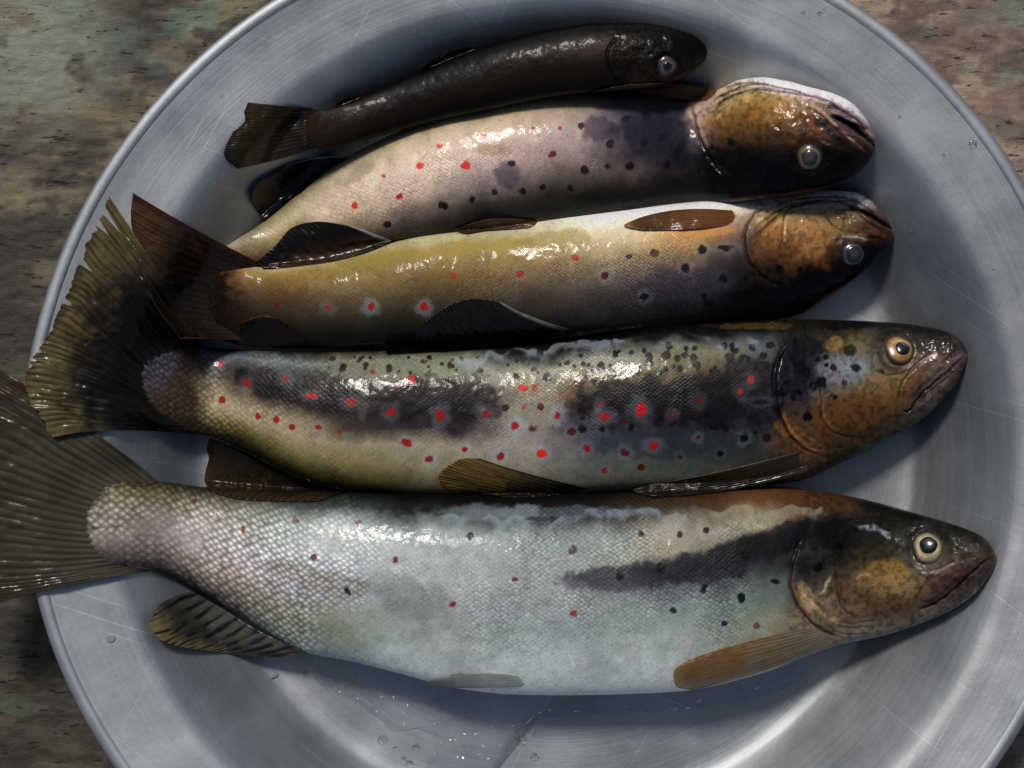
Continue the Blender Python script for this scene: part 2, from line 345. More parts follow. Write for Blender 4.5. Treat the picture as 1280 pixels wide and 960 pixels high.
# ------------------------------------------------------------------ trout bodies
ZB = np.zeros((1160, 1500)); ZO = 100        # height of the pile, on the photo's pixel raster (used to rest fins on flanks)
def zb_add(px, py, z):
    i = np.clip((py + ZO).astype(int), 0, 1159); j = np.clip((px + ZO).astype(int), 0, 1499)
    np.maximum.at(ZB, (i, j), z)
def zb_get(px, py):
    i = np.clip((py + ZO).astype(int), 2, 1157); j = np.clip((px + ZO).astype(int), 2, 1497)
    return np.max([ZB[i + a, j + b] for a in (-1, 0, 1) for b in (-1, 0, 1)], 0)
ALB = 1.25
class Trout:
    def __init__(s, label, st, ratio, rows, spots=(), blobs=(), lines=(), steps=(), pits=(), nu=900, nt=190, nb=36, scale_px=6.5, scaly=None, lift=None, wet=.8, headx=980, endc=None, film=(), strokes=(), belly=1):
        s.e = empty('trout', label, 'fish', group='trout lying side by side in the basin')
        st = [(a[0], a[1], a[0], a[2]) if len(a) == 3 else a for a in st]
        st = np.array(st, float); mid = (st[:, :2] + st[:, 2:]) / 2
        t = np.r_[0, np.cumsum(np.hypot(*np.diff(mid, axis=0).T))]; t0 = t / t[-1]
        # extra density at both ends
        q = np.linspace(0, 1, nu); tt = q * t[-1]
        end = 30 / t[-1]; warp = lambda q: q - 0.9 * (end / 2) * np.sin(2 * np.pi * np.clip((q - 1 + end) / end, 0, 1)) / (np.pi) * (q > 1 - end)
        tt = warp(q) * t[-1]
        A = np.stack([pchip(t, st[:, k], tt) for k in range(4)], 1)
        a_px = np.hypot(A[:, 0] - A[:, 2], A[:, 1] - A[:, 3]) / 2
        rat = np.interp(tt / t[-1], [k[0] for k in ratio], [k[1] for k in ratio])
        cx = (A[:, 0] + A[:, 2]) / 2; cy = (A[:, 1] + A[:, 3]) / 2
        zc = np.full(nu, .02)
        for it in range(3):                  # rest the body on the basin
            k = (D - zc) / F; b = a_px * k * rat; z = np.zeros(nu)
            for yy in np.linspace(-.95, .95, 13):
                fx = cx + yy * (A[:, 0] - A[:, 2]) / 2; fy = cy + yy * (A[:, 1] - A[:, 3]) / 2
                X, Y = back(fx, fy, zc); z = np.maximum(z, wallz(X, Y) + b * np.sqrt(1 - yy * yy) * .96)
            K = 60; ker = np.hanning(2 * K + 1); ker /= ker.sum()
            zs = np.convolve(np.pad(z, K, mode='edge'), ker, 'valid'); zc = np.maximum(zs, z * .3 + zs * .7)
        if lift is not None: zc = zc + np.interp(cx, [l[0] for l in lift], [l[1] / 1000 for l in lift])
        s.zc = zc; s.cx = cx; s.cy = cy
        k = (D - zc) / F; b = a_px * k * rat
        # section angle: dense on the upper side
        f = np.linspace(0, 1, nt); ct = np.cos(np.pi * f) * .45 + (1 - 2 * f) * .55; pt = np.arccos(np.clip(ct, -1, 1))
        pb = np.pi + np.pi * np.linspace(0, 1, nb + 2)[1:-1]
        ph = np.r_[pt, pb]; nv = len(ph)
        C_, S_ = np.cos(ph)[None], np.sin(ph)[None]
        Tx, Ty = back(A[:, 0], A[:, 1], zc); Bx, By = back(A[:, 2], A[:, 3], zc)
        X = (Tx + Bx)[:, None] / 2 + (Tx - Bx)[:, None] / 2 * C_
        Y = (Ty + By)[:, None] / 2 + (Ty - By)[:, None] / 2 * C_
        Sx = np.sign(S_) * np.abs(S_) ** .88
        Z = zc[:, None] + b[:, None] * Sx
        Z = np.where(S_ < 0, zc[:, None] + b[:, None] * Sx * .92, Z)
        px, py = proj(X, Y, Z); v = np.broadcast_to((1 - C_) / 2, X.shape)
        up = np.clip(S_, 0, 1); upf = smooth(0.05, .5, up) * np.ones_like(X)
        # ---- relief of the head
        H = np.zeros_like(X); dark = np.zeros_like(X)
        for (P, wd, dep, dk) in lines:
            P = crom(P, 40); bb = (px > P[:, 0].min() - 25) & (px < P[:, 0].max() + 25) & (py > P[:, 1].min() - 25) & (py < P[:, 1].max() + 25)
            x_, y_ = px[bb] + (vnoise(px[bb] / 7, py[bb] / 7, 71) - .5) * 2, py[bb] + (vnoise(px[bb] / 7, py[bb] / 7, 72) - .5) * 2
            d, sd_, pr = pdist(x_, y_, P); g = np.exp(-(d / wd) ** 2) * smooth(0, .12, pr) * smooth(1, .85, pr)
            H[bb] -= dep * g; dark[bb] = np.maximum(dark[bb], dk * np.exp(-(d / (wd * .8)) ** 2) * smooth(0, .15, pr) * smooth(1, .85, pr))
        for (P, side, hgt, L) in steps:      # a plate edge: high on one side of the line
            P = crom(P, 40); M = L * 2.5; bb = (px > P[:, 0].min() - M) & (px < P[:, 0].max() + M) & (py > P[:, 1].min() - M) & (py < P[:, 1].max() + M)
            d, sd_, pr = pdist(px[bb], py[bb], P); sg = d * sd_ * side
            H[bb] += hgt * (smooth(-1.3, 1.3, sg) * np.exp(-np.maximum(sg, 0) / L) - .0) * smooth(0, .15, pr) * smooth(1, .85, pr)
        for (x, y, r, dep) in pits:
            d = np.hypot(px - x, py - y); H -= dep * .7 * (smooth(r * 1.4, r * .95, d)) - dep * .12 * np.exp(-((d - r * 1.5) / (r * .3)) ** 2)
        soft = (fbm(px + 500, py + 500, 26, 3, 81) - .5) * .9 + (fbm(px + 500, py + 500, 7, 2, 84) - .5) * .22
        H += soft * .5 * smooth(0, .3, up)
        hm0 = 1 - smooth(headx[1], headx[0], px + (py - headx[2]) * headx[3])
        H += hm0 * ((fbm(px + 40, py * 1.3, 14, 3, 181) - .5) * .8 - .03 * np.exp(-(np.abs(fbm(px, py, 13, 3, 171) - .5) / .03) ** 2))
        # wrinkled wet skin along the upper edge
        Z = Z + H / 1000 * upf
        px, py = proj(X, Y, Z)
        # ---- colour
        xs = [r[0] for r in rows]; vs = np.array([0, .08, .18, .3, .42, .54, .66, .8, .92, 1.0])
        tab = np.array([[s2l([np.interp(q2, [z_[0] for z_ in r[1]], [z_[1][k2] for z_ in r[1]]) for k2 in range(3)]) for q2 in vs] for r in rows])
        wob = (fbm(px + 300, py + 300, 30, 4, 91) - .5); vv = np.clip(v + wob * .11, 0, 1); xx = px + (fbm(px, py + 800, 34, 4, 95) - .5) * 46
        fi = np.interp(xx, xs, np.arange(len(xs))); i0 = np.clip(np.floor(fi).astype(int), 0, len(xs) - 2); fu = (fi - i0); fu = fu * fu * (3 - 2 * fu)
        fj = np.interp(vv, vs, np.arange(len(vs))); j0 = np.clip(np.floor(fj).astype(int), 0, len(vs) - 2); fv = fj - j0
        col = (tab[i0, j0] * ((1 - fu) * (1 - fv))[..., None] + tab[i0 + 1, j0] * (fu * (1 - fv))[..., None]
               + tab[i0, j0 + 1] * ((1 - fu) * fv)[..., None] + tab[i0 + 1, j0 + 1] * (fu * fv)[..., None])
        mott = fbm(px, py + 100, 14, 4, 101); col = col * (.84 + .32 * mott)[..., None]
        col = col * (1 + .12 * (fbm(px * 1.0, py, 60, 3, 107) - .5))[..., None]
        gr = np.exp(-((vnoise(px / 2.1, py / 2.1, 109) - .0) / .16) ** 2); col = col * (1 - .2 * gr[..., None])
        def lay(c, f): 
            nonlocal col
            col = col + (s2l(c) - col) * np.clip(f, 0, 1)[..., None]
        n5 = fbm(px, py, 9, 3, 111) - .5; n6 = fbm(px, py, 22, 4, 121) - .5
        for (x, y, rx, ry, ang, c, k3) in blobs:
            ca, sa = math.cos(R(ang)), math.sin(R(ang)); dx = px - x; dy = py - y
            d = np.hypot((dx * ca + dy * sa) / rx, (-dx * sa + dy * ca) / ry) + n6 * 1.1 + n5 * .5
            lay(c, k3 * smooth(1.16, .66, d))
        if endc is not None:
            ec, wd = endc; tq = (tt[:, None] + (fbm(px, py * 2, 12, 3, 151) - .5) * 44 + (vnoise(py / 3.0, px / 5, 152) - .5) * 5); lay(ec, smooth(wd, wd * .15, tq))
        for sp in spots:
            x, y, r, c = sp[:4]; r = r * .86; halo = sp[4] if len(sp) > 4 else 0; asp = sp[5] if len(sp) > 5 else 1.0
            m = (np.abs(px - x) < r * 4) & (np.abs(py - y) < r * 4)
            if not m.any(): continue
            d = np.hypot((px[m] - x) * math.sqrt(asp), (py[m] - y) / math.sqrt(asp)) + n5[m] * r * 1.5
            cc = col[m]
            if halo: cc = cc + (s2l((158, 172, 182)) - cc) * (halo * .42 * smooth(r * 2.7, r * 1.1, d + n6[m] * r))[:, None]
            cc = cc + (s2l(c) - cc) * (.9 * smooth(r * 1.0, r * .62, d))[:, None]
            col[m] = cc
        for (P, wd, c, k3) in strokes:
            P = crom(P, 40); bb = (px > P[:, 0].min() - 20) & (px < P[:, 0].max() + 20) & (py > P[:, 1].min() - 20) & (py < P[:, 1].max() + 20)
            d, sd_, pr = pdist(px[bb] + n5[bb] * 5, py[bb] + n5[bb] * 4, P); f = np.zeros_like(px)
            f[bb] = k3 * np.exp(-(d / wd) ** 2) * smooth(0, .2, pr) * smooth(1, .8, pr) * (.65 + .7 * fbm(px[bb], py[bb], 8, 2, 191)); lay(c, f)
        sky_sheen_mask = np.zeros_like(px)
        for (P, dep, c, k3) in film:         # sky reflections on the wet backs, painted into the skin colour, ragged upper edge
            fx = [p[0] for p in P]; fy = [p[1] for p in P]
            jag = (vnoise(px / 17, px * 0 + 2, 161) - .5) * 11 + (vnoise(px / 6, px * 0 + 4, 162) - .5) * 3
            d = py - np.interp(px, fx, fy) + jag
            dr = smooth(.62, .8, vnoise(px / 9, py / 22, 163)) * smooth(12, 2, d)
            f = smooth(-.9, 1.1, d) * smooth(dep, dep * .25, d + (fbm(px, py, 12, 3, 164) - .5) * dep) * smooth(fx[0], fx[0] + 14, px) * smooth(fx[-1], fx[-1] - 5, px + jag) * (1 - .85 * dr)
            lay(c, k3 * f * smooth(.28, .5, fbm(px, py * 2, 40, 3, 165))); sky_sheen_mask = np.maximum(sky_sheen_mask, f)
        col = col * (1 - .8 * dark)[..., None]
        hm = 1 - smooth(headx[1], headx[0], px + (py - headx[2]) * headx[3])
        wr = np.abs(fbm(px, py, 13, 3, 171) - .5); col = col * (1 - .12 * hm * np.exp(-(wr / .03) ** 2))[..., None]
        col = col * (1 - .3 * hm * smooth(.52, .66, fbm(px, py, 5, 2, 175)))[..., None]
        # ---- scales
        spx = np.interp(cx, [0, 250, 600, 2000], [scale_px * 1.15, scale_px * 1.0, scale_px * .62, scale_px * .62])
        su = np.cumsum(np.r_[0, np.diff(tt)] / spx)[:, None] * np.ones_like(X)
        arc = np.cumsum(np.c_[np.zeros(nu), np.hypot(np.diff(px, axis=1), np.diff(py, axis=1))], 1); arc -= arc[:, nt // 2][:, None]
        sv = arc / spx[:, None] * 1.1
        uv = np.stack([(su * .8 + sv) * .72, (su * .8 - sv) * .72, np.zeros_like(su)], -1)
        head = smooth(headx[1], headx[0], px + (py - headx[2]) * headx[3])
        scl = head * np.interp(px, [k[0] for k in scaly], [k[1] for k in scaly])
        scl = scl * (.3 + 1.1 * smooth(.3, .7, fbm(px + 50, py + 50, 60, 4, 131)))
        scl = scl * (1 - .75 * sky_sheen_mask); bv = v if belly else 1 - v; scl = scl * (1 - .85 * smooth(.52, .74, bv + (fbm(px, py, 50, 2, 199) - .5) * .3) * smooth(360, 520, px))
        wetm = np.clip(wet * (.55 + .9 * smooth(.35, .65, fbm(px + 70, py * 1.6, 36, 3, 141))), 0, 1) * smooth(8, 80, tt)[:, None]
        V = np.c_[X.ravel(), Y.ravel(), Z.ravel()]; Q = gridq(nu, nv, True)[:, ::-1]
        # end caps
        c0 = len(V); V = np.vstack([V, V[:nv].mean(0), V[-nv:].mean(0)])
        j = np.arange(nv); jn = (j + 1) % nv; last = (nu - 1) * nv
        # caps as thin quads round the centre (two ring steps merged)
        capA = np.stack([np.full(nv, c0), j, jn, np.full(nv, c0)], 1); 
        colr = 2.15 * np.vstack([col.reshape(-1, 3), col[0].mean(0), col[-1].mean(0)]) ** 1.56
        lum = colr @ np.array([.3, .55, .15]); rm = smooth(.72, .85, (colr[:, 0] - colr[:, 1]) / (colr[:, 0] + 1e-4))
        colr = colr + (lum[:, None] - colr) * (.14 * (1 - rm) + .3 * smooth(0, .1, (colr[:, 2] - colr[:, 0]) / (lum + .02)))[:, None]
        ex = lambda a: np.r_[a.ravel(), a[0].mean(), a[-1].mean()]
        attrs = {'scaly': ex(np.clip(scl, 0, 1)), 'wet': ex(wetm), 'scale_uv': np.vstack([uv.reshape(-1, 3), uv[0, :1], uv[-1, :1]])}
        s.body = mesh_obj('body', V, Q, SKIN, s.e, np.clip(colr, 0, .9), attrs)
        import bmesh
        bm = bmesh.new(); bm.from_mesh(s.body.data); bm.verts.ensure_lookup_table(); vt = bm.verts
        for jj in range(nv):
            f = bm.faces.new((vt[c0], vt[(jj + 1) % nv], vt[jj])); f.smooth = True
            f = bm.faces.new((vt[c0 + 1], vt[last + jj], vt[last + (jj + 1) % nv])); f.smooth = True
        bm.to_mesh(s.body.data); bm.free()
        m = np.broadcast_to(S_ > 0.02, X.shape); zb_add(px[m], py[m], Z[m])
    def eye(s, x, y, r, pr, iris, rim, pupil, pdx=0, pdy=0, bulge=.42, cloudy=0, dz=0):
        e = r * 1.7; hl, hr, hu, hd = [float(zb_get(np.array([x + a]), np.array([y + b]))[0]) for a, b in ((-e, 0), (e, 0), (0, -e), (0, e))]
        z = (hl + hr + hu + hd) / 4 - r * .3e-3 * bulge * .42 + dz / 1000
        k = (D - z) / F; gx = np.clip((hr - hl) / (2 * e * k), -.7, .7); gy = np.clip((hu - hd) / (2 * e * k), -.7, .7)
        nrm = np.array([-gx, -gy, 1.0]); nrm /= np.linalg.norm(nrm); ax = np.array([1, 0, gx]); ax /= np.linalg.norm(ax); ay = np.cross(nrm, ax)
        cx, cy = back(x, y, z); N = 26; NA = 48
        def dome(name, u, v, w, rr, h, cf, parent):
            q = np.linspace(0, 1, N) ** .8; th = np.linspace(0, 2 * np.pi, NA, endpoint=False)
            Q_, T = np.meshgrid(q, th, indexing='ij'); RR = Q_ * rr
            ir = 1 + .03 * np.sin(3 * T + 1) + .02 * np.sin(5 * T)
            X = u + RR * ir * np.cos(T); Y = v + RR * ir * np.sin(T) * .97
            Z = w + h * np.sqrt(np.clip(1 - Q_ ** 2 * .96, 0, 1))
            V = np.array([cx, cy, z]) + X.ravel()[:, None] * ax + Y.ravel()[:, None] * ay + Z.ravel()[:, None] * nrm
            return mesh_obj(name, V, gridq(N, NA, True), EYE, parent, cf(Q_, T).reshape(-1, 3))
        def irisc(q, T):
            n = .8 + .4 * vnoise(np.cos(T) * 9 + 20 + q * 3, np.sin(T) * 9 + 20, 5)
            pq = pr / r
            c = s2l(iris) * (n * (.72 + .55 * vnoise(np.cos(T) * 3 + 30, np.sin(T) * 3 + 30 + q * 2, 6)))[..., None]
            bright = np.exp(-((q - pq * 1.12) / .07) ** 2)[..., None]; c = c * (1 + .6 * bright)
            c = c * (1 - .55 * smooth(.15, .95, np.sin(T)) * smooth(pq, 1, q))[..., None]
            e = smooth(.70, .93, q + .08 * np.sin(2 * T + 1))[..., None]; c = c * (1 - e) + s2l(rim) * e
            return np.clip(c, 0, .9)
        o = dome('eye', 0, 0, 0, r * k, r * k * bulge, irisc, s.e)
        def pc(q, T):
            c = s2l(pupil) * np.ones(q.shape + (3,)); return c + (s2l((150, 150, 155)) - c) * (cloudy * np.exp(-(q / .6) ** 2) * .5)[..., None]
        hz = r * k * bulge * math.sqrt(max(0, 1 - (pr / r) ** 2 * .9))
        dome('pupil', pdx * k, -pdy * k, hz - pr * k * .02, pr * k, pr * k * .35, pc, o)
    def fin(s, name, B, M, T, rays=14, c0=(60, 50, 35), c1=(110, 95, 50), edge=None, streak=(15, 14, 12), sk=.6, op=(1, .92), zt=2., zb=None, layer=0.6, fray=0.0, notch=(), ns=70, nt_=220, ridge=.25, label=None, edge_side=None, mid=None, curl=0, lower=False, tuck=.5):
        nb = crom(B, nt_); nm = crom(M, nt_) if M is not None else None; ntp = crom(T, nt_)
        t = np.linspace(0, 1, nt_); q = np.linspace(0, 1, ns)[:, None, None]
        ln = np.ones(nt_)
        if fray: ln = ln - fray * (vnoise(t * rays * 2.2, t * 0 + 3, 41) ** 2) - fray * .5 * vnoise(t * rays * 6, t * 0 + 3, 42)
        for (a, wd, dep) in notch: ln = ln - dep * np.clip(1 - np.abs(t - a) / wd, 0, 1) ** .7
        qq = q * ln[None, :, None]
        if nm is None: P = nb[None] * (1 - qq) + ntp[None] * qq
        else:
            ctl = 2 * nm - (nb + ntp) / 2; P = nb[None] * (1 - qq) ** 2 + 2 * ctl[None] * qq * (1 - qq) + ntp[None] * qq ** 2
        px = P[..., 0]; py = P[..., 1]; q2 = qq[..., 0]
        zb0 = np.interp(nb[:, 0], s.cx, s.zc) if zb is None else np.full(nt_, zb / 1000)
        z = zb0[None] * (1 - q2) + zt / 1000 * q2 * np.ones_like(px)
        z = z + curl / 1000 * np.sin(np.pi * q2) 
        X, Y = back(px, py, z)
        base_ = wallz(X, Y) if lower else np.maximum(zb_get(px, py), wallz(X, Y))
        under = base_ + layer / 1000 * smooth(0, .25, q2) - tuck / 1000 * (1 - smooth(0, .16, q2))
        zz = np.maximum(z, under)
        for it in range(10):
            bl = zz.copy(); bl[1:-1] = (zz[:-2] + zz[1:-1] + zz[2:]) / 3; bl[:, 1:-1] = (bl[:, :-2] + bl[:, 1:-1] + bl[:, 2:]) / 3
            zz = np.maximum(bl, under)
        for it in range(6):
            zz[1:-1] = (zz[:-2] + zz[1:-1] + zz[2:]) / 3; zz[:, 1:-1] = (zz[:, :-2] + zz[:, 1:-1] + zz[:, 2:]) / 3
        tw = t[None] + (vnoise(q2 * 4 + 5, t[None] * 9 + 0 * q2, 55) - .5) * .02
        r1 = .5 + .5 * np.cos(2 * np.pi * tw * rays); r2 = .5 + .5 * np.cos(2 * np.pi * tw * rays * 2 + 1)
        r_ = r1 * (1 - smooth(.35, .8, q2)) + r2 * smooth(.35, .8, q2)
        ridge_e = smooth(0, .06, t) * smooth(1, .94, t)
        zz = zz + .34 * ridge / 1000 * r_ * ridge_e[None] + (fbm(px + 99, py + 99, 18, 3, 61) - .5) * .0012 * np.sin(np.pi * np.clip(q2, 0, 1) * .9)
        X, Y = back(px, py, zz)
        n = fbm(px, py, 16, 4, 65)
        fq = smooth(.1, .95, q2 + (n - .5) * .5)[..., None]
        c = s2l(c0) * (1 - fq) + s2l(c1) * fq
        if mid is not None:
            pos, wd, cc, kk = mid; f = kk * np.exp(-((q2 - pos + (n - .5) * .25) / wd) ** 2)[..., None]; c = c * (1 - f) + s2l(cc) * f
        stv = fbm(tw * rays * 3.1 + 40, q2 * 5, 1, 2, 67)
        f = (sk * smooth(.45, .75, stv * .6 + (1 - r_) * .4))[..., None]; c = c * (1 - f) + s2l(streak) * f
        if edge is not None:
            ed = smooth(.9, 1.0, q2 / np.maximum(ln[None], .01) + 0 * q2)
            if edge_side is not None: ed = smooth(.055, .02, np.abs(t[None] - edge_side)) * smooth(-.1, .2, q2) 
            c = c * (1 - ed[..., None]) + s2l(edge) * ed[..., None]
        op_ = op[0] * (1 - q2) + op[1] * q2 - (.12 * (1 - r_)) * (op[1] < .95)
        V1 = np.stack([X, Y, zz], -1).reshape(-1, 3)
        th = .00045 * (1 - .55 * q2).reshape(-1); V2 = V1.copy(); V2[:, 2] -= th
        Q = gridq(ns, nt_); nV = len(V1)
        ring = np.r_[np.arange(nt_), np.arange(1, ns) * nt_ + nt_ - 1, (ns - 1) * nt_ + np.arange(nt_ - 2, -1, -1), np.arange(ns - 2, 0, -1) * nt_]
        rn = np.roll(ring, -1); side = np.stack([ring, rn, rn + nV, ring + nV], 1)
        V = np.vstack([V1, V2]); QQ = np.vstack([Q, Q[:, ::-1] + nV, side])
        # orient upward
        a, b_, cc2 = V[Q[len(Q) // 2, 0]], V[Q[len(Q) // 2, 1]], V[Q[len(Q) // 2, 2]]
        if np.cross(b_ - a, cc2 - a)[2] < 0: QQ = QQ[:, ::-1]
        cf = np.clip(np.vstack([c.reshape(-1, 3)] * 2) ** 1.1 * 1.22, 0, .9)
        o = mesh_obj(name, V, QQ, FIN, s.e, cf, {'opacity': np.r_[op_.ravel(), op_.ravel()]})
        if label: o['label'] = label
        zb_add(px.ravel(), py.ravel(), zz.ravel())
        return o

RED = (150, 37, 30); DRED = (96, 28, 28); BLK = (14, 14, 18); BRN = (62, 34, 24); ORG = (168, 86, 48)
def rw(x, *vs): return (x, list(vs))

